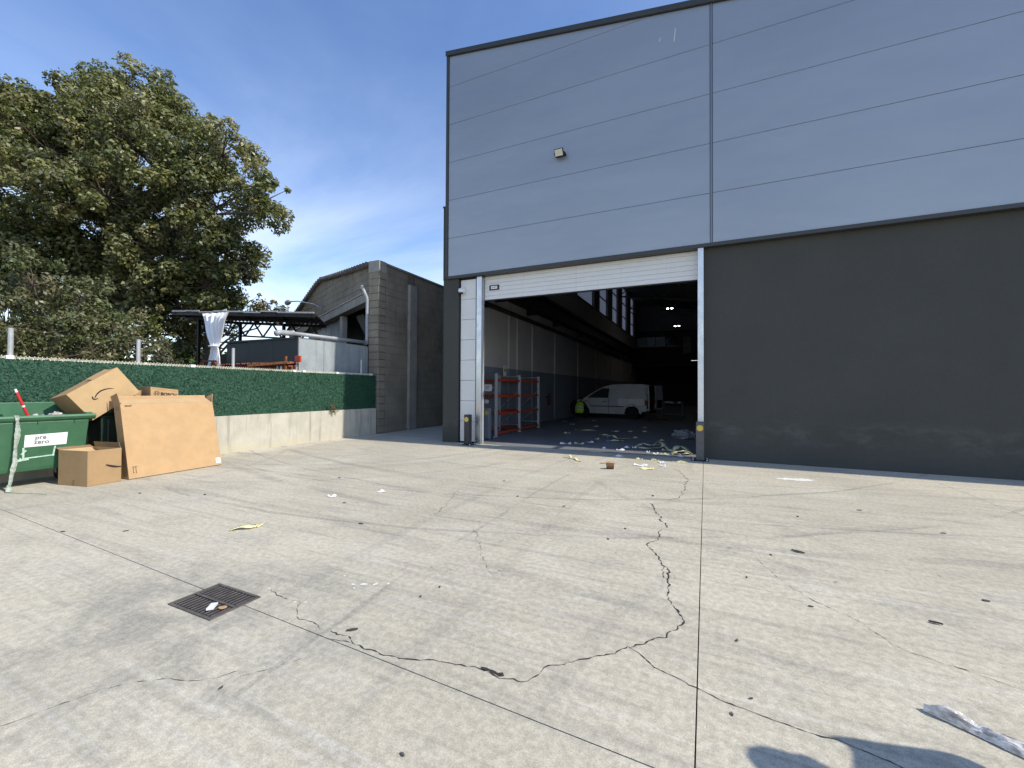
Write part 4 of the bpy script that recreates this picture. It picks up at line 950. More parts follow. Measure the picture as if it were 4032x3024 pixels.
bush((-15.4, 5.5, -.06), [((-16.04,5.55,3.85),.98),((-15.51,4.93,2.92),.91),((-15.47,6.04,3.2),.8),((-14.89,5.44,2.45),.56),((-15.6,5.6,2.0),.9)], 'middle leafy bush below the oak crown', 22, 120, .105, PALB)
bush((-14.3, 6.5, -.06), [((-14.63,6.44,2.75),.5),((-13.79,6.39,2.45),.32),((-14.5,6.4,2.1),.55),((-13.2,6.5,2.15),.25)], 'low pale bush beside the second fence post', 23, 150, .09, [(.14, .13, .075), (.11, .115, .06), (.09, .10, .05)])
def far_bush(c, r, label, seed):
    blobs = [((c[0]+random.uniform(-1, 1)*r*1.4, c[1]+random.uniform(-.5, .5)*r, c[2]+random.uniform(-.8, .1)*r), r*random.uniform(.6, .9)) for _ in range(5)]+[((c[0], c[1], c[2]*.55), r*1.4), ((c[0]+r, c[1], c[2]*.3), r*1.5)]
    bush((c[0], c[1], -.06), blobs, label, seed, 28, .28, [(.07, .11, .03), (.05, .09, .025), (.06, .1, .03)], 'far greenery under the canopy')
far_bush((-32.9, 17.8, 4.3), 1.3, 'far green bush seen left of the curtain under the canopy', 31)
far_bush((-41.0, 24.6, 4.4), 1.6, 'farthest green bush seen right of the curtain', 32)
# dark thicket that closes the gap below the crown
bush((-24, 8.2, -.06), [((-25.5,8.0,4.6),1.7),((-23.6,8.8,3.6),1.5),((-27.5,7.2,4.2),1.9),((-22.0,9.6,3.0),1.2),((-24.5,8.3,2.2),1.8),((-28.5,6.4,2.5),1.9),((-21.2,9.4,4.1),.8),((-20.3,9.3,2.7),.9),((-19.2,9.0,2.2),.7),((-22.5,8.4,2.2),1.2),((-25.5,7,3.2),1.5)], 'dense dark thicket in the shade of the oak', 33, 34, .19, PAL)
# lattice mast on the skyline
lm = empty('lattice_mast', (-105, 56, -.06), 'thin distant lattice mast on the skyline under the canopy', 'mast')
mb = MB(); hh = 16.0; 
for sx in (-1, 1):
    for sy in (-1, 1): mb.bar((-105+sx*.8, 56+sy*.8, 0), (-105+sx*.35, 56+sy*.35, hh), .12)
for k in range(14):
    z0 = k*hh/14; z1 = z0+hh/14; w0 = .8-.45*z0/hh; w1 = .8-.45*z1/hh
    for s1 in (-1, 1): mb.bar((-105-w0, 56+s1*w0, z0), (-105+w1, 56+s1*w1, z1), .07); mb.bar((-105+s1*w0, 56+w0, z0), (-105+s1*w1, 56-w1, z1), .07)
mb.build('lattice', LGREY, lm)
for z in (11, 15): MB().bar((-107.5, 56, z), (-102.5, 56, z), .15).build('cross_arm', LGREY, lm)

# ================================================================== WASTE CONTAINER AND BOXES
wb = empty('waste_container', (-9.5, 2.5, 0), 'large open green waste container with white label beside the fence', 'waste container')
BF = -9.15; BK = -9.88; yl, yr = 1.75, 3.32
mb = MB()
def frame4(xf, xb, a, b, z): return [(xf, a, z), (xf, b, z), (xb, b, z), (xb, a, z)]
rings = [frame4(BF-.06, BK+.1, yl+.08, yr-.06, .24), frame4(BF-.045, BK+.08, yl+.05, yr-.045, .30), frame4(BF, BK+.02, yl, yr, .985)]
inn = [frame4(BF-.03, BK+.05, yl+.03, yr-.03, .985), frame4(BF-.075, BK+.11, yl+.08, yr-.075, .3)]
allr = rings+inn; vs_ = [v for r_ in allr for v in r_]; fs_ = []
for i in range(len(allr)-1):
    for j in range(4): fs_.append((i*4+j, i*4+(j+1) % 4, (i+1)*4+(j+1) % 4, (i+1)*4+j))
fs_.append((3, 2, 1, 0)); fs_.append(tuple(len(allr)*4-4+j for j in range(4)))
mb.add(vs_, fs_); mb.build('body', BIN, wb, bevel=.02)
mb = MB(); rim = [(BF+.035, 1.075), (BF+.05, 1.045), (BF+.03, 1.01), (BF+.002, .985), (BF-.035, .985), (BF-.035, 1.075)]
mb.prism(rim, (0, yl-.06, 0), (1, 0, 0), (0, 0, 1), (0, yr-yl+.13, 0)); mb.build('front_rim', BINL, wb, bevel=.006)
B((BK-.0, yr-.03, 1.0), (BF-.036, yr+.05, 1.10)).build('side_rim', BINL, wb, bevel=.008); B((BK, yl-.05, 1.0), (BF-.036, yl+.03, 1.10)).build('side_rim', BINL, wb, bevel=.008)
B((BK-.03, yl-.05, .96), (BK+.03, yr+.04, 1.26)).build('back_rim', BINL, wb, bevel=.01)
for k in range(4):
    yk = yl+.18+k*(yr-yl-.36)/3; B((BF-.0, yk-.006, .955), (BF+.022, yk+.006, .984)).build('gusset', BIN, wb)
for xx in (BF-.14, BK+.16):
    for yk in (yl+.2, yr-.18):
        q = MB().lathe([(.085, -.02), (.1, -.012), (.1, .012), (.085, .02)], (xx, yk, .10), (0, 1, 0), 18).build('wheel', TYRE, wb, smooth=True)
        MB().bar((xx, yk, .10), (xx, yk, .25), .05, .06).build('fork', LGREY, q)
lz0, lz1 = .605, .795; ny = Vector((0, 1, 0)); tilt = (BF-(BF-.045))/(.985-.30)
fx = lambda z: BF-.045+(z-.30)*.0657+.0035
lab = MB().add([(fx(lz0), 2.605, lz0), (fx(lz0), 3.06, lz0+.005), (fx(lz1), 3.07, lz1), (fx(lz1), 2.61, lz1-.01)], [(0, 1, 2, 3)]).build('label', PAPER, wb)
up_ = Vector((.0657, 0, 1)).normalized()
text('print', 'pre', .088, (fx(.715)+.003, 2.715, .715), (0, 1, 0), up_, INKG, lab, bold=.0015)
text('print', 'zero', .088, (fx(.642)+.003, 2.705, .645), (0, 1, 0), up_, INKG, lab, bold=.0015)
mb = MB()
leaf = [(2.86, .70), (2.865, .725), (2.88, .743), (2.90, .75), (2.975, .752), (2.975, .69), (2.968, .665), (2.95, .65), (2.92, .645)]
for a, b in zip(leaf[:-1], leaf[1:]): mb.bar((fx(a[1])+.003, a[0], a[1]), (fx(b[1])+.003, b[0], b[1]), .007, .002, up=(1, 0, 0))
mb.build('logo_outline', INKP, lab)
mb = MB()
for a, b, w in (((2.60, .60), (2.605, .42), .022), ((2.55, .415), (2.66, .43), .03), ((2.60, .44), (2.93, .455), .018), ((2.935, .59), (2.915, .44), .02), ((2.57, .40), (2.575, .45), .02), ((2.63, .56), (2.58, .50), .02)):
    mb.bar((fx(a[1])+.001, a[0], a[1]), (fx(b[1])+.001, b[0], b[1]), w, .0015, up=(1, 0, 0))
mb.build('tape_marks', TAPE, wb)
# strap of clouded plastic hanging over the rim
st_ = [(-9.2, 2.51, 1.082), (-9.10, 2.51, 1.083), (-9.085, 2.51, 1.0), (-9.09, 2.52, .9), (-9.095, 2.51, .72), (-9.10, 2.50, .56), (-9.06, 2.49, .42), (-9.05, 2.46, .25), (-9.04, 2.43, .08), (-8.98, 2.41, .012), (-8.9, 2.44, .008)]
mb = MB(); rn = random.Random(4)
pts = []
for a, b in zip(st_[:-1], st_[1:]):
    for i in range(5): pts.append(Vector(a).lerp(Vector(b), i/5)+Vector((rn.uniform(-.004, .004), rn.uniform(-.004, .004), 0)))
vv = []
for i, p_ in enumerate(pts):
    w = .021+.006*math.sin(i*.45)+rn.uniform(-.003, .003); vv += [p_+Vector((0, -w, 0)), p_+Vector((.012, 0, 0)), p_+Vector((0, w, 0))]
mb.add(vv, [q for i in range(len(pts)-1) for q in ((3*i, 3*i+1, 3*i+4, 3*i+3), (3*i+1, 3*i+2, 3*i+5, 3*i+4))])
ob = mb.build('plastic_strap', STRAPM, label='clouded plastic strap trailing over the green container to the ground', cat='strap', base=(-9.0, 2.45, 0))
md = ob.modifiers.new('solid', 'SOLIDIFY'); md.thickness = .004
mb = MB().tube([(-8.9, 2.43, .006), (-8.75, 2.46, .006), (-8.62, 2.52, .006), (-8.45, 2.58, .006), (-8.36, 2.60, .006)], .005, 6); mb.build('cord', STRAPM, label='thin cord lying on the concrete beside the container', cat='cord', base=(-8.6, 2.5, 0))
def crumple(name, c, r, mat_, label, cat, seed, sx=1, sy=1, sz=1):
    rn = random.Random(seed); bm = bmesh.new(); bmesh.ops.create_icosphere(bm, subdivisions=3, radius=1)
    for v in bm.verts:
        k = 1+.28*math.sin(v.co.x*7+seed)*math.cos(v.co.y*6+seed*2)+rn.uniform(-.13, .13); v.co = Vector((v.co.x*r*sx*k, v.co.y*r*sy*k, v.co.z*r*sz*k))
    me = bpy.data.meshes.new(name); bm.to_mesh(me); bm.free(); me.materials.append(mat_); o = bpy.data.objects.new(name, me); link(o); o.location = c
    ORG[o] = Vector(c); return tag(o, label, cat)
crumple('plastic_bag', (-9.44, 2.80, .99), .105, BAG, 'pinkish white plastic bag just inside the green container', 'bag', 3, 1, 1.2, .75)
crumple('plastic_bag', (-9.42, 3.02, 1.0), .10, BAG, 'pale peaked plastic bag beside the tilted carton in the container', 'bag', 5, .8, .9, 1.0)
crumple('rubbish_bag', (-9.5, 2.3, .72), .33, BAGB, 'black rubbish bag at the left inside the green container', 'bag', 8, .7, 1.2, .8)
rp = empty('red_pole', (-9.5, 2.6, .9), 'red and white pole sticking up out of the container', 'pole')
pa, pb = Vector((-9.42, 2.78, .85)), Vector((-9.42, 2.575, 1.47)); dpv = pb-pa
MB().tube([pa, pa+dpv*.92], .018, 10).build('shaft', RED, rp); MB().tube([pa+dpv*.925, pb], [.017, .013], 10).build('tip', WHITE, rp); MB().tube([pa+dpv*.56, pa+dpv*.60], .0192, 10).build('band', WHITE, rp)
# small dark wheelie bins behind the boxes
def wheelie(loc, label):
    o = empty('wheelie_bin', loc, label, 'wheelie bin', 'dark wheelie bins behind the boxes'); x, y, z = loc
    mb = MB(); lo_ = frame4(x+.2, x-.2, y-.2, y+.2, .12); hi_ = frame4(x+.26, x-.26, y-.24, y+.24, .98)
    mb.add(lo_+hi_, [(3, 2, 1, 0), (4, 5, 6, 7)]+[(j, (j+1) % 4, 4+(j+1) % 4, 4+j) for j in range(4)]); mb.build('body', BIND, o, bevel=.015)
    mb = MB(); mb.box((x-.28, y-.26, .98), (x+.28, y+.26, 1.02)); mb.box((x-.24, y-.22, 1.02), (x+.22, y+.22, 1.05)); mb.build('lid', BIND, o, bevel=.015)
    for s in (-1, 1): MB().lathe([(.09, -.02), (.1, 0), (.09, .02)], (x-.15, y+s*.23, .10), (0, 1, 0), 16).build('wheel', TYRE, o)
    B((x-.2, y-.2, .0), (x+.2, y-.14, .12)).build('foot', BIND, o); B((x-.2, y+.14, .0), (x+.2, y+.2, .12)).build('foot', BIND, o)
wheelie((-9.62, 3.78, 0), 'dark wheelie bin just right of the green container'); wheelie((-9.62, 4.36, 0), 'dark wheelie bin hidden behind the big flat carton')
for k in range(3): B((-9.357, 3.63+k*.13, .3), (-9.35, 3.645+k*.13, .95)).build('pale_rib', mat('pale_rib%d' % k, (.08, .1, .09), .5), bpy.data.objects['wheelie_bin'])

def carton(name, O, ex, ey, ez, mat_, label, th=.007, open_top=True, inner=None):
    """hollow box: O corner, ex ey floor edges, ez height; panels as parts"""
    O, ex, ey, ez = map(Vector, (O, ex, ey, ez)); e = empty(name, tuple(O), label, 'cardboard box', 'cardboard boxes by the container')
    nx, ny_, nz = ex.normalized(), ey.normalized(), ez.normalized()
    def pan(nm, o, a, b, c): return MB().obox(o, a, b, c).build(nm, mat_, e, bevel=.0025)
    pan('floor', O, ex, ey, nz*th)
    pan('wall', O+nz*th, ex, ny_*th, ez-nz*th); pan('wall', O+ey-ny_*th+nz*th, ex, ny_*th, ez-nz*th)
    pan('wall', O+ny_*th+nz*th, nx*th, ey-ny_*th*2, ez-nz*th); pan('wall', O+ex-nx*th+ny_*th+nz*th, nx*th, ey-ny_*th*2, ez-nz*th)
    if not open_top: pan('top', O+ez-nz*.0+nx*0, ex, ey, nz*th)
    return e
def strip_path(mb, pts, widths, o, ax, ay, n_):   # flat printed stroke in plane (o, ax, ay) lifted along n_
    P = [Vector(o)+Vector(ax)*p[0]+Vector(ay)*p[1]+Vector(n_) for p in pts]; vs2 = []
    for i, p_ in enumerate(P):
        d_ = (P[min(i+1, len(P)-1)]-P[max(0, i-1)]).normalized(); s_ = d_.cross(Vector(n_)).normalized(); vs2 += [p_-s_*widths[i]/2, p_+s_*widths[i]/2]
    mb.add(vs2, [(2*i, 2*i+1, 2*i+3, 2*i+2) for i in range(len(P)-1)])
# 1. small open carton in front
a_ = R(12); ex = Vector((-math.cos(a_), -math.sin(a_), 0))*.60; ey = Vector((-math.sin(a_)*.35, 1, 0)).normalized()*.42; O1 = Vector((-8.47, 3.06, .002))
c1 = carton('small_open_carton', O1, ex, ey, (0, 0, .535), CARD3, 'small open cardboard carton standing in front of the green container')
MB().obox(O1+ex+Vector((.0, 0, .535)), -ex*.02+Vector((-.12, .0, .02)), ey*.98, Vector((0, 0, .006))).build('flap', CARDIN, c1)
MB().obox(O1+ey+ex*.05+Vector((0, 0, .530)), ex*.9, Vector((0, -.02, .09)), Vector((0, .006, 0))).build('flap', CARDIN, c1)
# folded-in flap on the left rim, sunlit look put into its paler card
MB().obox(O1+ex*.98+Vector((0, 0, .528)), -ex*.45+Vector((0, 0, -.14)), ey*.9, Vector((0, 0, .005))).build('flap', CARD2, c1)
mb = MB(); nn = Vector((1, 0, 0))*.002+ey.cross(Vector((0, 0, 1))).normalized()*.003; sm = [(.22+.198*t, .30-.06*math.sin(math.pi*(.02+.5*t))) for t in [i/12 for i in range(13)]]
strip_path(mb, sm, [.008+.022*math.sin(math.pi*min(1, .12+i/14)) for i in range(13)], O1, ey.normalized(), (0, 0, 1), nn); mb.build('printed_curve', INK, c1)
mb = MB(); nn2 = ex.cross(Vector((0, 0, 1))).normalized()*-.003
if nn2.y > 0: nn2 = -nn2
mb.obox(O1+ex*.42+nn2+Vector((0, 0, .005)), ex.normalized()*.045, nn2*.3, (0, 0, .085)); mb.build('tape_end', CARDIN, c1)
# 2. big flat carton leaning back on the bins
P0 = Vector((-8.5, 3.58, .012)); uy = Vector((-.10, 1.50, -.0)); uz = Vector((-.40, .03, 1.215)); nx = uy.cross(uz).normalized(); dk = -nx*.19
c2 = empty('large_flat_carton', tuple(P0), 'large flat tan carton leaning upright with open flaps at its top', 'cardboard box', 'cardboard boxes by the container')
th = .008
MB().obox(P0, uy, uz, -nx*th).build('front', CARD, c2, bevel=.003)
MB().obox(P0+dk, uy, uz, nx*th).build('back', CARD, c2, bevel=.003)
un = uy.normalized(); zn = uz.normalized()
MB().obox(P0-nx*th, un*th, uz*1.0, dk+nx*2*th).build('side', CARD3, c2, bevel=.002); MB().obox(P0+uy-nx*th-un*th, un*th, uz, dk+nx*2*th).build('side', CARD3, c2, bevel=.002)  # sides in darker card, their shade put into the colour
MB().obox(P0-nx*th+un*th, uy-un*th*2, zn*th, dk+nx*2*th).build('bottom', CARD3, c2)
MB().obox(P0+uz+dk, uy, zn*.20+dk*.05, nx*th).build('rear_flap', CARD, c2, bevel=.003)
MB().obox(P0+uz+un*.02, uy-un*.05, dk*.70+zn*.115, zn*th*.8).build('tucked_flap', CARD2, c2, bevel=.002)
MB().obox(P0+uz-un*.0, dk, zn*.19-un*.03, un*th).build('side_flap', CARD3, c2, bevel=.002); MB().obox(P0+uy+uz-un*th, dk, zn*.17+un*.035, un*th).build('side_flap', CARD, c2, bevel=.002)
lf = nx*.0025
mb = MB()
for k in range(2):      # two up-arrows, printed upside down
    x = .07+k*.035; b0 = P0+un*x+zn*.10+lf; mb.obox(b0, un*.006, zn*.085, nx*.0004); mb.add([b0-un*.005+nx*.0005, b0+un*.011+nx*.0005, b0+un*.003-zn*.018+nx*.0005], [(0, 1, 2)])
b0 = P0+un*.055+zn*.187+lf; mb.obox(b0, un*.07, zn*.007, nx*.0004); mb.build('arrow_print', INK, c2)
rn = random.Random(2); mb = MB()
for k in range(6):
    b0 = P0+un*(.055+k*.017)+uz*.955+lf; mb.obox(b0+zn*rn.uniform(0, .01), un*rn.uniform(.007, .013), zn*rn.uniform(.02, .032), nx*.0004)
mb.build('code_print', INK, c2)
mb = MB(); sfl = -un*.0025
for (t0, hgt) in ((.05, .07), (.93, .05), (.97, .02)):
    b0 = P0+uz*t0+dk*.3+sfl; mb.obox(b0, dk*.08, zn*hgt, -un*.0004); mb.obox(b0+dk*.28, dk*.08, zn*hgt, -un*.0004)
mb.obox(P0+uz*.30+dk*.45+sfl, dk*.16, zn*.09, -un*.0004)
mb.build('side_print', mat('faded_print', (.17, .10, .05), .8), c2)
q = MB().obox(P0+uy-un*.105+zn*.04+lf, un*.085, zn*.10, nx*.0006).build('sticker', PAPER, c2); MB().obox(P0+uy-un*.09+zn*.07+lf*1.5, un*.012, zn*.045, nx*.0004).build('mark', mat('blue_ink', (.1, .12, .4), .6), q)
# 3. tilted carton perched on the container
tl_, tt, tb_ = Vector((-9.24, 3.07, 1.385)), Vector((-9.24, 3.70, 1.855)), Vector((-9.24, 3.395, .955))
e1 = tt-tl_; e2 = tb_-tl_; dn = e2.cross(e1).normalized()
if dn.x < 0: dn = -dn
dk3 = Vector((-.40, -.055, -.07))
c3 = empty('tilted_carton', tuple(tl_), 'tilted pale carton with black curved arrow perched on the container', 'cardboard box', 'cardboard boxes by the container')
MB().obox(tl_, e1, e2, -dn*.008).build('front', CARD2, c3, bevel=.003)
MB().obox(tl_+dk3, e1, e2, dn*.008).build('back', CARD3, c3)
n1, n2 = e1.normalized(), e2.normalized()
MB().obox(tl_-dn*.008, e1, n2*.008, dk3+dn*.016).build('side', CARD3, c3, bevel=.002); MB().obox(tl_-dn*.008+n2*.008, n1*.008, e2-n2*.016, dk3+dn*.016).build('side', CARD3, c3, bevel=.002)  # darker card paints the shade of these sides
MB().obox(tl_+e1-n1*.008-dn*.008+n2*.008, n1*.008, e2-n2*.016, dk3+dn*.016).build('side', CARD3, c3); MB().obox(tl_+e2-n2*.008-dn*.008, e1, n2*.008, dk3+dn*.016).build('side', CARD3, c3)
MB().obox(tl_+n1*.42+dk3*.15, n1*.3, -n2*.035+dk3*.3, -n2*.004).build('torn_flap', CARD3, c3)
mb = MB(); sw = [(3.66, 1.485), (3.60, 1.486), (3.54, 1.472), (3.49, 1.446), (3.455, 1.412), (3.43, 1.372), (3.413, 1.325)]
def onf(y, z):   # point on the tilted face
    return Vector((tl_.x+.0035, y, z))
P = [onf(*s_) for s_ in sw]; wd = [.004, .014, .019, .021, .02, .017, .012]; vs2 = []
for i, p_ in enumerate(P):
    d_ = (P[min(i+1, 6)]-P[max(0, i-1)]).normalized(); s_ = d_.cross(Vector((1, 0, 0))).normalized(); vs2 += [p_-s_*wd[i]/2, p_+s_*wd[i]/2]
mb.add(vs2, [(2*i, 2*i+1, 2*i+3, 2*i+2) for i in range(6)])
P = [onf(3.383, 1.352), onf(3.386, 1.322), onf(3.40, 1.304), onf(3.43, 1.306), onf(3.455, 1.322)]; wd = [.014, .018, .02, .017, .01]; vs2 = []
for i, p_ in enumerate(P):
    d_ = (P[min(i+1, 4)]-P[max(0, i-1)]).normalized(); s_ = d_.cross(Vector((1, 0, 0))).normalized(); vs2 += [p_-s_*wd[i]/2, p_+s_*wd[i]/2]
mb.add(vs2, [(2*i, 2*i+1, 2*i+3, 2*i+2) for i in range(4)]); mb.build('curved_arrow', INK, c3)
# 4. lettered carton on the bin lid, and an open torn carton beside it
O4 = Vector((-9.30, 4.22, 1.052)); e_y = Vector((-.04, .47, -.055)); e_x = Vector((-.36, -.03, 0)); e_z = Vector((-.02, .0, .46))
c4 = carton('lettered_carton', O4, e_x, e_y, e_z, CARD, 'lettered brown carton showing above the large flat carton', open_top=False)
nf = e_y.cross(e_z).normalized(); nf = nf if nf.x > 0 else -nf
tu = e_y.normalized(); tz = nf.cross(tu).normalized(); tz = tz if tz.z > 0 else -tz
text('lettering', 'BOSCH', .085, O4+e_z+nf*.003+tu*.175-tz*.135, tu, tz, INK, c4, bold=.003)
mb = MB(); cc = O4+e_z+nf*.003+tu*.11-tz*.105
for r_, w in ((.044, .006),):
    pts = [cc+tu*r_*math.cos(t)+tz*r_*math.sin(t) for t in [2*math.pi*i/24 for i in range(25)]]
    for a, b in zip(pts[:-1], pts[1:]): mb.bar(a, b, w, .0015, up=nf)
for s in (-1, 1): mb.bar(cc+tu*.02*s-tz*.03, cc+tu*.02*s+tz*.03, .009, .0015, up=nf)
mb.bar(cc-tu*.02, cc+tu*.02, .008, .0015, up=nf); mb.build('round_emblem', INK, c4)
MB().obox(O4+e_z+tu*.02-tz*.024+nf*.002, e_y*.92, tz*.004, nf*.0006).build('crease_line', CARDIN, c4)
c5 = carton('torn_open_carton', (-9.42, 3.80, 1.055), (-.3, -.02, 0), (.02, .3, 0), (0, .02, .40), CARD3, 'torn open carton between the tilted carton and the lettered one')
MB().obox((-9.40, 3.86, 1.40), (.14, .05, -.06), (-.02, .22, -.04), (0, 0, .006)).build('flap', CARD, c5)

# ================================================================== VAN
van = empty('delivery_van', (-3.42, 23.36, .003), 'white panel van with its rear doors open inside the workshop', 'van', rz=R(174.5))
ORG[van] = Vector((0, 0, 0))
def arc(cx, cz, r, a0, a1, n_=9): return [(cx+r*math.cos(R(a0+(a1-a0)*i/n_)), cz+r*math.sin(R(a0+(a1-a0)*i/n_))) for i in range(n_+1)]
low = [(-.76, .42), (-.80, .62), (-.80, 1.06), (2.62, 1.06), (2.95, .985), (3.05, .90), (3.06, .60)]+[(3.06, .45)]
low += arc(2.68, .31, .38, 15, 180)[0:] + [(2.30, .24), (.38, .24)] + arc(0, .31, .38, 0, 180)[0:] + [(-.38, .36)]
mb = MB(); mb.prism(low, (0, .87, 0), (1, 0, 0), (0, 0, 1), (0, -1.74, 0))
upp = [(-.80, 1.06), (2.62, 1.06), (2.35, 1.24), (1.75, 1.60), (1.45, 1.73), (1.10, 1.80), (.4, 1.83), (-.45, 1.82), (-.66, 1.78), (-.745, 1.66)]
wy = lambda z: .87-.155*(z-1.06)/.77
A = [(x, wy(z), z) for x, z in upp]; Bq = [(x, -wy(z), z) for x, z in upp]; n_ = len(upp)
mb.add(A+Bq, [tuple(range(n_)), tuple(range(n_, 2*n_))[::-1]]+[(i, n_+i, n_+(i+1) % n_, (i+1) % n_) for i in range(1, n_)])
mb.build('body', VANW, van, bevel=.025)
wn = [(2.48, 1.085), (1.26, 1.085), (1.22, 1.60), (1.62, 1.60), (1.95, 1.42)]
mb = MB(); mb.add([(x, wy(z)+.006, z) for x, z in wn], [tuple(range(5))]); mb.build('side_window', GLASS, van)
mb = MB(); mb.add([(x, -wy(z)-.006, z) for x, z in wn], [tuple(range(5))[::-1]]); mb.build('side_window', GLASS, van)
mb = MB(); mb.add([(2.58, .76, 1.10), (2.58, -.76, 1.10), (1.78, -.70, 1.60), (1.78, .70, 1.60)], [(0, 1, 2, 3)]); mb.build('windscreen', GLASS, van)
B((.42, .871, .615), (2.28, .882, .66)).build('trim_strip', BLACK, van, bevel=.004)
for a, b in (((1.22, .26), (1.24, 1.06)), ((2.32, .68), (2.34, 1.05))): B((a[0], .8702, a[1]), (b[0], .8722, b[1])).build('door_seam', BLACK, van)
for x in (1.36, 2.42): q = B((x, .871, .88), (x+.19, .888, .915)).build('door_handle', BLACK, van, bevel=.006)
MB().prism([(-.62, .75), (.28, .62), (.70, .66), (.74, .98), (.66, 1.05), (-.60, 1.05)], (0, .8712, 0), (1, 0, 0), (0, 0, 1), (0, .003, 0)).build('paler_panel', VANP, van)  # side patch in a paler white than the body
mb = MB(); ar = arc(0, .31, .40, -4, 184, 14); ar2 = arc(0, .31, .50, 184, -4, 14); mb.prism(ar+ar2, (0, .871, 0), (1, 0, 0), (0, 0, 1), (0, .014, 0)); mb.build('wheel_arch', VANW, van)
for x in (0, 2.68):
    for s in (1, -1):
        q = MB().lathe([(.18, -.09), (.285, -.095), (.31, -.06), (.31, .06), (.285, .095), (.18, .09)], (x, s*.755, .31), (0, 1, 0), 28).build('tyre', TYRE, van, smooth=True)
        MB().lathe([(.02, .07), (.05, .085), (.07, .06), (.13, .06), (.165, .085), (.185, .088)] if s > 0 else [(.185, -.088), (.165, -.085), (.13, -.06), (.07, -.06), (.05, -.085), (.02, -.07)], (x, s*.755, .31), (0, 1, 0), 24).build('rim', RIM, q, smooth=True)
B((-.815, .70, .70), (-.66, .876, 1.02)).build('tail_light', REDL, van, bevel=.02); B((-.815, -.876, .70), (-.66, -.70, 1.02)).build('tail_light', REDL, van, bevel=.02)
B((-.90, -.86, .30), (-.70, .86, .43)).build('rear_bumper', BLACK, van, bevel=.03)
B((-.808, -.70, .45), (-.80, .70, 1.74)).build('load_space_shade', BLACK, van)  # black plate painted as the shade inside the open load space
def rdoor(hx, hy, d, name):
    d = Vector(d).normalized(); n2 = d.cross(Vector((0, 0, 1)))
    q = MB().obox(Vector((hx, hy, .46)), d*.72, n2*.06, (0, 0, .62)).add([], []); q.obox(Vector((hx, hy, 1.08)), d*.72, n2*.06, (0.04, 0, .68)); o = q.build(name, VANW, van, bevel=.02)
    MB().obox(Vector((hx, hy, .55))+d*.12+n2*.061, d*.46, n2*.006, (0, 0, .42)).build('inner_trim', BLACK, o)
rdoor(-.80, .86, (-.35, .94, 0), 'rear_door'); rdoor(-.82, -.84, (-.36, -.93, 0), 'rear_door')
fe_ = MB(); fe_.prism([(3.062, .95), (3.3, .90), (3.46, .78), (3.50, .55), (3.48, .28), (3.062, .26)], (0, .80, 0), (1, 0, 0), (0, 0, 1), (0, -1.6, 0)); fe_.build('front_end', BLKST, van, bevel=.05)
MB().lathe([(.07, 0), (.065, .02)], (3.42, .66, .72), (.8, .5, .15), 16).build('headlight', LAMPW, van)

# ================================================================== PEOPLE
def figure(name, joints, edges, mat_, parent, local=False):
    """joints: {key: (pos, radius)}; first key is the root"""
    keys = list(joints); og = Vector((0, 0, 0)) if local else ORG[parent]
    me = bpy.data.meshes.new(name); me.from_pydata([tuple(Vector(joints[k][0])-og) for k in keys], [(keys.index(a), keys.index(b)) for a, b in edges], [])
    o = bpy.data.objects.new(name, me); link(o, parent); ORG[o] = og
    sk = o.modifiers.new('skin', 'SKIN'); sk.use_smooth_shade = True
    if not me.skin_vertices: me.skin_vertices.new() if hasattr(me.skin_vertices, 'new') else None
    for i, k in enumerate(keys):
        r_ = joints[k][1]; r_ = (r_, r_) if not isinstance(r_, tuple) else r_; me.skin_vertices[0].data[i].radius = r_; me.skin_vertices[0].data[i].use_root = (i == 0)
    sb = o.modifiers.new('sub', 'SUBSURF'); sb.levels = 2; sb.render_levels = 2
    bpy.context.view_layer.update(); baked(o); o.data.materials.clear(); o.data.materials.append(mat_)
    o.data.polygons.foreach_set('use_smooth', [True]*len(o.data.polygons)); return o
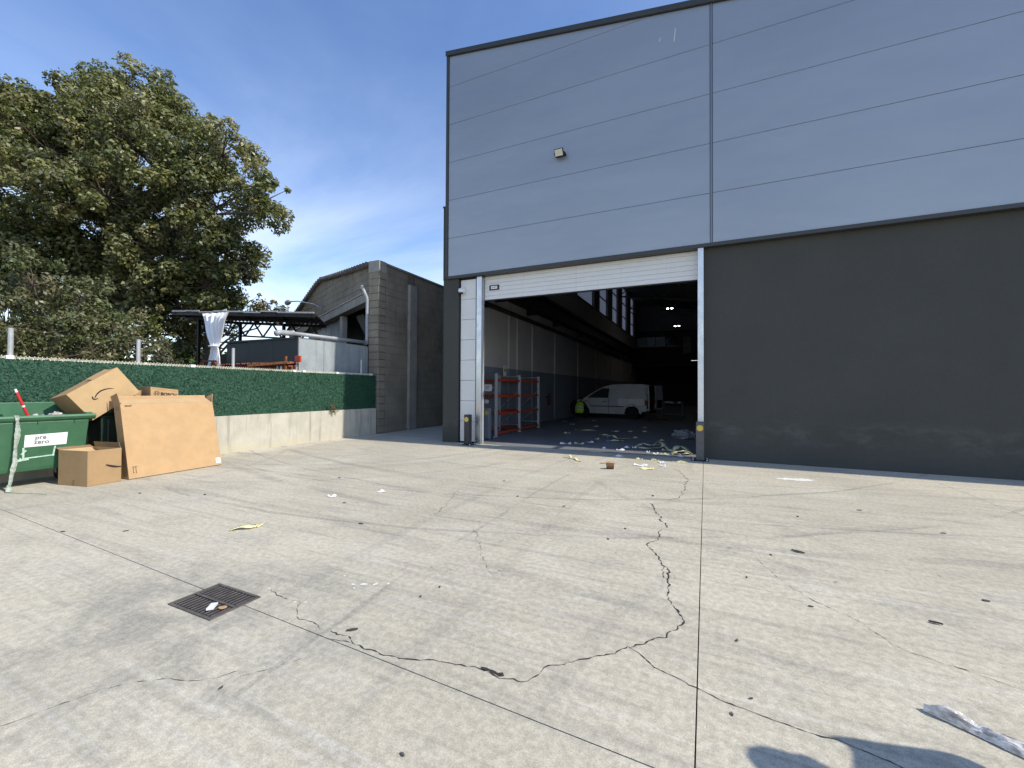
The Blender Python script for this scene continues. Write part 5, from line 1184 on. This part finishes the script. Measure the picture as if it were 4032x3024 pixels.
def head(parent, c, fwd, r=.105, hair=HAIR):
    c = Vector(c); f = Vector(fwd).normalized(); up = Vector((0, 0, 1)); rt = f.cross(up).normalized(); up = rt.cross(f)
    bm = bmesh.new(); bmesh.ops.create_uvsphere(bm, u_segments=20, v_segments=14, radius=1)
    for v in bm.verts:
        x, y, z = v.co; jaw = 1-.28*max(0, -z)**1.3
        if z < 0 and y > 0: y *= .92
        nose = .2*math.exp(-((x/.14)**2+((z+.08)/.2)**2)) if y > .7 else 0
        brow = .05*math.exp(-((z-.22)/.12)**2) if y > .5 else 0
        sock = -.07*math.exp(-(((abs(x)-.36)/.14)**2+((z-.05)/.1)**2)) if y > .5 else 0
        v.co = c-ORG[parent]+rt*(x*r*.76*jaw)+f*((y*.92+nose+brow+sock)*r)+up*(z*r*1.22)
    me = bpy.data.meshes.new('head'); bm.to_mesh(me); bm.free(); me.materials.append(SKIN); me.polygons.foreach_set('use_smooth', [True]*len(me.polygons))
    o = bpy.data.objects.new('head', me); link(o, parent); ORG[o] = ORG[parent]
    mb = MB()
    def hf(u, v):
        th_ = (u-.5)*2*math.pi; ph = v*math.pi*.62; z = math.cos(ph); rr_ = math.sin(ph); x = math.sin(th_)*rr_; y = -math.cos(th_)*rr_
        if y > .2: z = max(z, .45+.2*y)
        k = 1.07; return c+rt*(x*r*.78*k)+f*(y*r*.93*k)+up*(z*r*1.24*k)
    mb.grid(hf, 22, 10); mb.build('hair', hair, o, smooth=True)
    for s in (-1, 1): MB().lathe([(.012, 0), (.03, .008), (.026, .018), (.008, .02)], c+rt*s*r*.72-up*.01, rt*s, 10).build('ear', SKIN, o, smooth=True); MB().lathe([(.014, 0), (.011, .006), (.003, .009)], c+rt*s*r*.30+f*r*.80+up*.006, f, 10).build('eye', BLACK, o)
    MB().bar(c+f*r*.86-up*r*.52-rt*.024, c+f*r*.86-up*r*.52+rt*.024, .012, .007).build('mouth', mat('lips', (.35, .14, .12), .5), o)
    return o
def hand(parent, w, d, up, s=1.):
    w, d, up = Vector(w), Vector(d).normalized(), Vector(up).normalized(); sd_2 = d.cross(up).normalized(); mb = MB()
    mb.tube([w, w+d*.05*s, w+d*.095*s], [.026*s, .04*s, .036*s], 10)
    for i, (o_, L_) in enumerate(((-.03, .07), (-.01, .082), (.01, .078), (.03, .06))):
        b0 = w+d*.09*s+sd_2*o_*s; mb.tube([b0, b0+d*L_*.5*s-up*.006, b0+d*L_*.85*s-up*.03, b0+d*L_*.9*s-up*.05], [.0095, .009, .008, .006], 7)
    b0 = w+d*.03*s-sd_2*.035*s; mb.tube([b0, b0+d*.03-sd_2*.025-up*.01, b0+d*.065-sd_2*.03-up*.03], [.012, .0105, .007], 7)
    return mb.build('hand', SKIN, parent, smooth=True)
# worker in a hi-vis vest crouching at the van's front wheel, seen from behind
wx, wy_ = -6.22, 22.25
wk = empty('person', (wx, wy_, .003), 'person in hi-vis vest crouching by the front wheel of the van', 'person')
pz = Vector((wx, wy_, 0))
J = {'pel': (pz+Vector((0, -.05, .34)), (.16, .14)), 'spi': (pz+Vector((0, .02, .55)), (.155, .12)), 'che': (pz+Vector((0, .12, .76)), (.17, .12)), 'nec': (pz+Vector((0, .2, .87)), .055), 'nek2': (pz+Vector((0, .24, .93)), .05)}
E_ = [('pel', 'spi'), ('spi', 'che'), ('che', 'nec'), ('nec', 'nek2')]
for s, nm in ((-1, 'l'), (1, 'r')):
    J['hip'+nm] = (pz+Vector((s*.11, -.02, .33)), .105); J['kn'+nm] = (pz+Vector((s*.24, .36, .46)), .075); J['an'+nm] = (pz+Vector((s*.17, .06, .10)), .05); J['to'+nm] = (pz+Vector((s*.19, .26, .045)), (.048, .04))
    J['sh'+nm] = (pz+Vector((s*.19, .13, .80)), .07); J['el'+nm] = (pz+Vector((s*.30, .28, .60)), .05); J['wr'+nm] = (pz+Vector((s*.2, .48, .55)), .034)
    E_ += [('pel', 'hip'+nm), ('hip'+nm, 'kn'+nm), ('kn'+nm, 'an'+nm), ('an'+nm, 'to'+nm), ('che', 'sh'+nm), ('sh'+nm, 'el'+nm), ('el'+nm, 'wr'+nm)]
figure('body', J, E_, CLOTHD, wk)
head(wk, pz+Vector((0, .31, 1.0)), (0, .85, -.45))
for s in (-1, 1): hand(wk, pz+Vector((s*.2, .48, .55)), (-.2*s, 1, .0), (0, 0, 1))
def vest_ring(t):   # t 0 hem .. 1 shoulders
    c = Vector((0, -.10, .26)).lerp(Vector((0, .13, .84)), t)+Vector((0, -.03*math.sin(math.pi*t), 0)); a = .225-.02*t+.02*math.sin(math.pi*t) if t < .9 else .205-(t-.9)*.9; b = .20-.03*t
    return c, a, b
def vf(u, v):
    c, a, b = vest_ring(v); th_ = u*2*math.pi; return pz+c+Vector((a*math.cos(th_)*(1+.03*math.sin(th_*5+v*7)), b*math.sin(th_)*(1+.03*math.cos(th_*4)), -.02*math.sin(th_)))
vt = MB().grid(vf, 28, 14).build('vest', VEST, wk, smooth=True)
for t0 in (.26, .50):
    def bf(u, v):
        c, a, b = vest_ring(t0+v*.10); th_ = u*2*math.pi; return pz+c+Vector(((a*(1+.03*math.sin(th_*5+(t0+v*.1)*7))+.007)*math.cos(th_), (b*(1+.03*math.cos(th_*4))+.007)*math.sin(th_), -.02*math.sin(th_)))
    MB().grid(bf, 28, 2).build('reflective_band', SILVER, vt, smooth=True)
# bystander just right of the view, casting the shadow in the corner
bx_, by_ = 2.15, 2.09
pn = empty('person', (bx_, by_, .002), 'person in dark clothes whose shadow falls across the bottom right corner', 'person'); pz = Vector((bx_, by_, 0))
J = {'pel': (pz+Vector((0, 0, .95)), (.12, .17)), 'spi': (pz+Vector((0, 0, 1.15)), (.11, .155)), 'che': (pz+Vector((0, 0, 1.36)), (.13, .2)), 'nec': (pz+Vector((0, 0, 1.50)), .058), 'nk2': (pz+Vector((-.02, 0, 1.57)), .052)}
E_ = [('pel', 'spi'), ('spi', 'che'), ('che', 'nec'), ('nec', 'nk2')]
for s, nm in ((-1, 'l'), (1, 'r')):
    J['hip'+nm] = (pz+Vector((0, s*.10, .90)), .095); J['kn'+nm] = (pz+Vector((-.02, s*.11, .49)), .065); J['an'+nm] = (pz+Vector((.02, s*.12, .09)), .045); J['to'+nm] = (pz+Vector((-.15, s*.14, .04)), (.045, .038))
    J['sh'+nm] = (pz+Vector((0, s*.20, 1.42)), .085); J['el'+nm] = (pz+Vector((.02, s*.30, 1.16)), .05); J['wr'+nm] = (pz+Vector((-.12, s*.26, .95)), .034)
    E_ += [('pel', 'hip'+nm), ('hip'+nm, 'kn'+nm), ('kn'+nm, 'an'+nm), ('an'+nm, 'to'+nm), ('che', 'sh'+nm), ('sh'+nm, 'el'+nm), ('el'+nm, 'wr'+nm)]
figure('body', J, E_, CLOTHD, pn); head(pn, pz+Vector((-.03, 0, 1.655)), (-1, .2, 0))
for s in (-1, 1): hand(pn, pz+Vector((-.12, s*.26, .95)), (-.5, -.1*s, -.85), (-.8, 0, .5))

# workbench clutter behind the van
wt = empty('work_trolley', (-1.75, 24.6, .003), 'dark work trolley with white rags behind the van doors', 'trolley')
for z in (.2, .78): B((-2.15, 24.3, z), (-1.1, 24.9, z+.04)).build('shelf', DGREY, wt, bevel=.005)
for x in (-2.12, -1.13):
    for y in (24.33, 24.87): MB().bar((x, y, .1), (x, y, .86), .035).build('leg', DGREY, wt); MB().lathe([(.05, -.015), (.05, .015)], (x, y, .052), (0, 1, 0), 12).build('wheel', TYRE, wt)
crumple('rag', (-1.85, 24.55, .86), .14, PAPER, 'white rag lying on the work trolley behind the van', 'rag', 12, 1.7, 1, .35); crumple('rag', (-1.3, 24.6, .86), .09, PAPER, 'small white rag at the right end of the work trolley', 'rag', 13, 1, 1, .4)
crumple('debris_pile', (-2.2, 22.9, .1), .3, mat('brown_debris', (.09, .06, .04), .95, 0, .3, 12), 'low brown debris pile on the floor by the van rear', 'debris', 14, 1.6, .8, .38)

# ================================================================== LITTER
def scrap(x, y, w, l, rot, mat_, name, label, cat='litter', group=None, lift=.012, z0=.003, seed=0):
    rn = random.Random(seed*7+3); a, b = math.cos(rot), math.sin(rot); nu_, nv = 6, 3; ph = rn.uniform(0, 6); e1 = [rn.uniform(.6, 1.1) for _ in range(nu_+1)]; sk = [rn.uniform(-.3, .3) for _ in range(nu_+1)]
    mb = MB()
    def f_(u, v):
        i = round(u*nu_); px = (u-.5)*l; py = (v-.5)*w*e1[i]+sk[i]*w*.5
        return Vector((x+px*a-py*b, y+px*b+py*a, z0+lift*(.5+.5*math.sin(u*7+ph+v*2.5))*(.3+v)))
    mb.grid(f_, nu_, nv); o = mb.build(name, mat_, label=label, cat=cat, group=group, base=(x, y, 0)); return o
G1 = 'paper scraps on the shaded workshop floor'; LB1 = 'pale paper scrap littering the shaded floor inside the door'
sunlit = [(-1.79,9.62,.10,.22,.3,PAPER,'crumpled white paper at the shadow edge of the doorway'),(-1.31,9.42,.08,.15,.1,PAPERY,'short yellow scrap nearest the shadow edge, left of a similar one'),(-.99,9.45,.09,.17,.0,PAPERY,'flat yellow scrap between the doorway and the right bollard'),(-.82,9.18,.12,.11,.5,PAPER,'rounded white scrap below the yellow ones near the right bollard'),(-1.17,8.66,.13,.26,-.1,PAPER,'widest white paper lying in the sun before the doorway'),
 (-1.0,8.35,.12,.26,.6,PAPERY,'torn yellow paper closest to the camera before the doorway'),(-.48,9.42,.06,.30,-.05,PAPERY,'long thin yellow strip beside the right bollard'),(-.77,8.77,.05,.11,.2,PAPER,'tiny white scrap right of the widest white paper'),(-1.81,8.62,.09,.3,.2,CARD,'torn orange-brown card strip before the doorway'),(-4.7,4.24,.05,.12,.4,PAPER,'small white paper alone in the middle of the yard'),(-4.28,4.75,.03,.11,.6,PAPER,'thin white sliver farther back in the middle of the yard')]
for i, (x, y, w, l, r_, mt, lb) in enumerate(sunlit): scrap(x, y, w, l, r_, mt, 'paper_scrap', lb, group='scraps in the sun before the door', seed=i, lift=.03)
def strip(name, pts, w, mat_, label, seed, th=.004, group=None):
    rn = random.Random(seed); P = []
    pts = [Vector(p_) for p_ in pts]
    for i in range(len(pts)-1):
        p0 = pts[max(0, i-1)]; p1 = pts[i]; p2 = pts[i+1]; p3 = pts[min(len(pts)-1, i+2)]
        for j in range(6):
            t = j/6; P.append(.5*((2*p1)+(p2-p0)*t+(2*p0-5*p1+4*p2-p3)*t*t+(3*p1-p0-3*p2+p3)*t**3))
    P.append(pts[-1]); vs2 = []
    for i, p_ in enumerate(P):
        d_ = (P[min(i+1, len(P)-1)]-P[max(0, i-1)]).normalized(); s_ = d_.cross(Vector((.2*math.sin(i*.5+seed), .3*math.cos(i*.4), 1))).normalized(); ww = w*rn.uniform(.75, 1.15)
        a, b = p_-s_*ww/2, p_+s_*ww/2; a.z = max(a.z, .004); b.z = max(b.z, .004); vs2 += [a, b]
    mb = MB(); mb.add(vs2, [(2*i, 2*i+1, 2*i+3, 2*i+2) for i in range(len(P)-1)]); o = mb.build(name, mat_, label=label, cat='litter', group=group, base=(pts[0].x, pts[0].y, 0), smooth=True)
    md = o.modifiers.new('solid', 'SOLIDIFY'); md.thickness = th; md.offset = 1
    return o
strip('foam_strip', [(-2.86,8.95,.02),(-2.75,8.97,.05),(-2.66,8.86,.02),(-2.58,8.84,.03),(-2.48,8.66,.01),(-2.36,8.58,.01)], .06, PAPERY, 'twisted yellow strip lying in the sun left of the other scraps', 1)
strip('foam_strip', [(-1.65,11.4,.03),(-1.5,11.3,.02),(-1.3,11.22,.02),(-1.05,11.25,.05),(-.98,11.42,.12),(-1.12,11.62,.15),(-1.25,11.6,.06)], .11, PAPERG, 'curling greenish foam strip on the workshop floor, middle one', 2)
strip('foam_strip', [(-1.62,11.42,.05),(-1.52,11.62,.09),(-1.3,11.6,.05),(-1.02,11.5,.1),(-.82,11.1,.02)], .09, PAPERG, 'second greenish strip tangled with the curling middle one', 3)
strip('foam_strip', [(-.72,10.75,.02),(-.66,10.9,.11),(-.55,11.0,.15),(-.42,10.85,.1),(-.4,10.65,.03),(-.55,10.5,.02),(-.72,10.45,.02)], .12, PAPERG, 'looped greenish foam strip by the right door post', 4)
strip('foam_strip', [(-.75,10.55,.02),(-.6,10.6,.06),(-.45,10.5,.1),(-.3,10.62,.03)], .1, PAPERY, 'yellowish strip under the looped one by the right door post', 5)
strip('foam_strip', [(-2.75,10.14,.01),(-2.5,10.12,.015),(-2.25,10.16,.01),(-2.1,10.2,.01)], .07, PAPERG, 'straight greenish strip lying along the door threshold', 6)
strip('foam_strip', [(-2.8,13.2,.02),(-2.6,13.0,.12),(-2.4,12.9,.04),(-2.1,13.3,.02)], .1, PAPERG, 'crumpled greenish strip deeper inside on the workshop floor', 7)
strip('foam_strip', [(-4.55,2.78,.005),(-4.48,2.86,.03),(-4.42,2.92,.02),(-4.47,2.98,.008),(-4.38,3.0,.01)], .075, PAPERY, 'torn yellow paper lying alone on the yard near the container', 8)
inside = [(-1.93,10.64,PAPER,.1,.2),(-2.36,10.78,PAPER,.07,.13),(-1.88,11.18,PAPER,.09,.18),(-1.68,11.22,PAPER,.08,.1),(-3.53,11.19,PAPER,.1,.3),(-3.2,11.38,PAPERG,.07,.3),(-2.98,11.82,PAPER,.08,.22),(-2.38,12.56,PAPERG,.08,.38),(-3.0,12.69,PAPERY,.12,.13),(-3.05,13.95,PAPERG,.07,.45),(-4.02,15.26,PAPERG,.1,.8),(-2.95,15.31,PAPER,.1,.3),(-4.08,17.06,PAPER,.18,.24),(-1.63,11.89,PAPER,.1,.13),(-1.06,10.38,PAPER,.08,.12),(-.88,10.41,PAPERG,.09,.2),(-1.26,10.54,PAPER,.05,.07),(-.87,11.08,PAPERG,.07,.25),(-2.48,15.51,PAPERG,.08,.25),(-1.99,15.77,PAPER,.08,.24),(-4.34,13.94,PAPERG,.08,.2),(-6.0,18.9,PAPER,.1,.25),(-5.25,17.62,PAPER,.08,.2),(-.5,10.25,PAPER,.12,.2),(-2.0,13.6,PAPERG,.08,.2),(-4.9,20.2,PAPER,.1,.2),(-2.2,17.4,PAPERG,.1,.3),(-1.2,13.2,PAPERG,.1,.2)]
for i, (x, y, mt, w, l) in enumerate(inside): scrap(x, y, w, l, random.uniform(-.5, .5), mt, 'paper_scrap', LB1, group=G1, seed=100+i, lift=.035)
scrap(-2.6, 12.33, .1, .17, .2, PAPERB, 'plastic_scrap', 'small blue plastic scrap on the workshop floor', seed=200, lift=.03)
crumple('plastic_bag', (-.62, 14.1, .13), .3, mat('clear_bag', (.24, .25, .28), .3, 0, .2, 8, .6, 14, .03), 'clear crumpled plastic bag inside by the right door post', 'bag', 31, 1.15, .8, .5)
rl = empty('brown_roll', (-1.68, 8.1, .03), 'small brown cardboard tube lying before the doorway', 'tube')
mb = MB(); 
prr = [(.055*math.cos(t), .055*math.sin(t)) for t in [2*math.pi*i/18 for i in range(17)]]; 
mb.prism(prr+[(p_[0]*.8, p_[1]*.8) for p_ in prr[::-1]], (-1.72, 8.02, .058), (-.3, .95, 0), (0, 0, 1), (.13, .045, 0)); mb.build('shell', mat('brown_tube_card', (.13, .07, .035), .85, 0, .3, 14), rl)
MB().prism([(p_[0]*.6, p_[1]*.6) for p_ in prr], (-1.62, 8.05, .058), (-.3, .95, 0), (0, 0, 1), (.004, .0013, 0)).build('end_paper', CARD, rl)
# dark flattened scraps across the yard
LB2 = 'small dark flattened scrap stuck to the concrete yard'; G2 = 'dark scraps on the yard'
dk_ = [(-1.13,1.39,.03),(-6.06,2.01,.06),(-5.5,2.3,.06),(-5.53,2.72,.06),(-3.48,3.54,.08),(-6.39,3.55,.07),(-4.31,4.09,.06),(-1.67,2.41,.035),(-1.83,2.67,.03),(-2.2,1.31,.03),(-1.87,2.49,.03),(.59,3.11,.035),(.66,3.54,.035),(1.83,4.18,.06),(.54,4.49,.04),(.03,4.24,.04),(.11,2.21,.025),(-.68,6.26,.07),(-1.66,5.2,.05),(-1.5,5.88,.07),(-.79,4.65,.05),(-.17,7.11,.07),(.17,2.87,.03),(1.24,4.21,.05),(.3,3.87,.03),(.08,2.57,.025),(2.29,5.97,.06),(2.16,6.16,.06),(1.76,6.66,.06),(-.75,1.85,.02),(.2,2.36,.02),(-.36,4.76,.04),(-.89,4.25,.04),(-5.0,5.9,.09),(-5.6,5.2,.08),(-6.2,6.4,.09),(-3.0,6.2,.06),(-4.0,5.0,.05),(-2.4,5.4,.06),(2.6,7.4,.07),(1.0,6.0,.05),(-6.9,4.6,.08),(-7.3,3.2,.07)]
for i, (x, y, r_) in enumerate(dk_[::2]+dk_[1:20:4]):
    mb = MB(); pts = []; r_ *= .62; rn = random.Random(i+900); rot = rn.uniform(0, 3); n_ = 9
    pl = [(r_*(.45+.5*rn.random())*math.cos(2*math.pi*k/n_), r_*.45*(.5+.5*rn.random())*math.sin(2*math.pi*k/n_)) for k in range(n_)]
    mb.prism(pl, (x, y, .003), (math.cos(rot), math.sin(rot), 0), (-math.sin(rot), math.cos(rot), 0), (0, 0, .004)); mb.build('dark_scrap', SCRAP, label=LB2, cat='litter', group=G2, base=(x, y, 0))
for x, y, r_, rot, lb in ((-1.99,1.96,.034,.7,'curled dark leaf-shaped scrap on the yard near the drain'),(1.35,3.63,.034,-.2,'largest dark flat scrap on the right of the yard'),(.78,4.68,.055,-.5,'long thin dark scrap on the right of the yard')):
    mb = MB(); mb.grid(lambda u, v: Vector((x+(u-.5)*2*r_*math.cos(rot)-(v-.5)*r_*.6*math.sin(math.pi*(.1+.8*u))*math.sin(rot), y+(u-.5)*2*r_*math.sin(rot)+(v-.5)*r_*.6*math.sin(math.pi*(.1+.8*u))*math.cos(rot), .004+.009*(2*v-1)**2)), 8, 4)
    mb.build('dark_scrap', SCRAP, label=lb, cat='litter', base=(x, y, 0))
# crumpled film at the right edge
mb = MB(); fa = Vector((.925, 2.615, 0)); fb = Vector((1.62, 2.17, 0)); fd = fb-fa; fn_ = Vector((-fd.y, fd.x, 0)).normalized()
from mathutils import noise as mnoise
def ff(u, v):
    w = (.018+.05*min(1, u*6))*(1-.35*u); p_ = fa+fd*u+fn_*(v*w*1.3+.02*mnoise.noise(Vector((u*9, v*2, 1)))*(1 if v > .3 else .2))
    q_ = Vector((u*5, v*5.5+u*4, 5)); zr = .016*math.sin(math.pi*min(1, v*1.02))+.024*abs(mnoise.noise(q_))+.010*abs(mnoise.noise(q_*2.7))+.02*math.exp(-((u-.09)/.07)**2)*math.sin(math.pi*v)
    return Vector((p_.x, p_.y, .004+max(0, zr)*(1 if .03 < v < .97 else .25)))
mb.grid(ff, 90, 22); o = mb.build('plastic_film', FILM, label='crumpled clear plastic film on the concrete at the right edge', cat='plastic film', base=(.93, 2.6, 0))
md = o.modifiers.new('solid', 'SOLIDIFY'); md.thickness = .002
# weed sprouting at the fence foot
wd_ = empty('weed', (-9.97, 9.0, .9), 'dry brown weed growing from the top of the low wall', 'weed')
rn = random.Random(6); mb = MB(); tips = []
for k in range(9):
    a = Vector((-9.98, 9.0+rn.uniform(-.08, .08), .86)); b = a+Vector((rn.uniform(.02, .1), rn.uniform(-.28, .12), rn.uniform(-.15, .3))); mb.tube([a, a.lerp(b, .5)+Vector((.04, 0, .05)), b], [.004, .003, .002], 5); tips.append(b)
mb.build('stems', CARDIN, wd_); V1, C1 = leaves([(tuple(t_), .05) for t_ in tips], 400, .03, [(.16, .09, .04), (.12, .10, .04)], 77); tri_mesh('leaves', V1, C1, LEAF, wd_, 4)
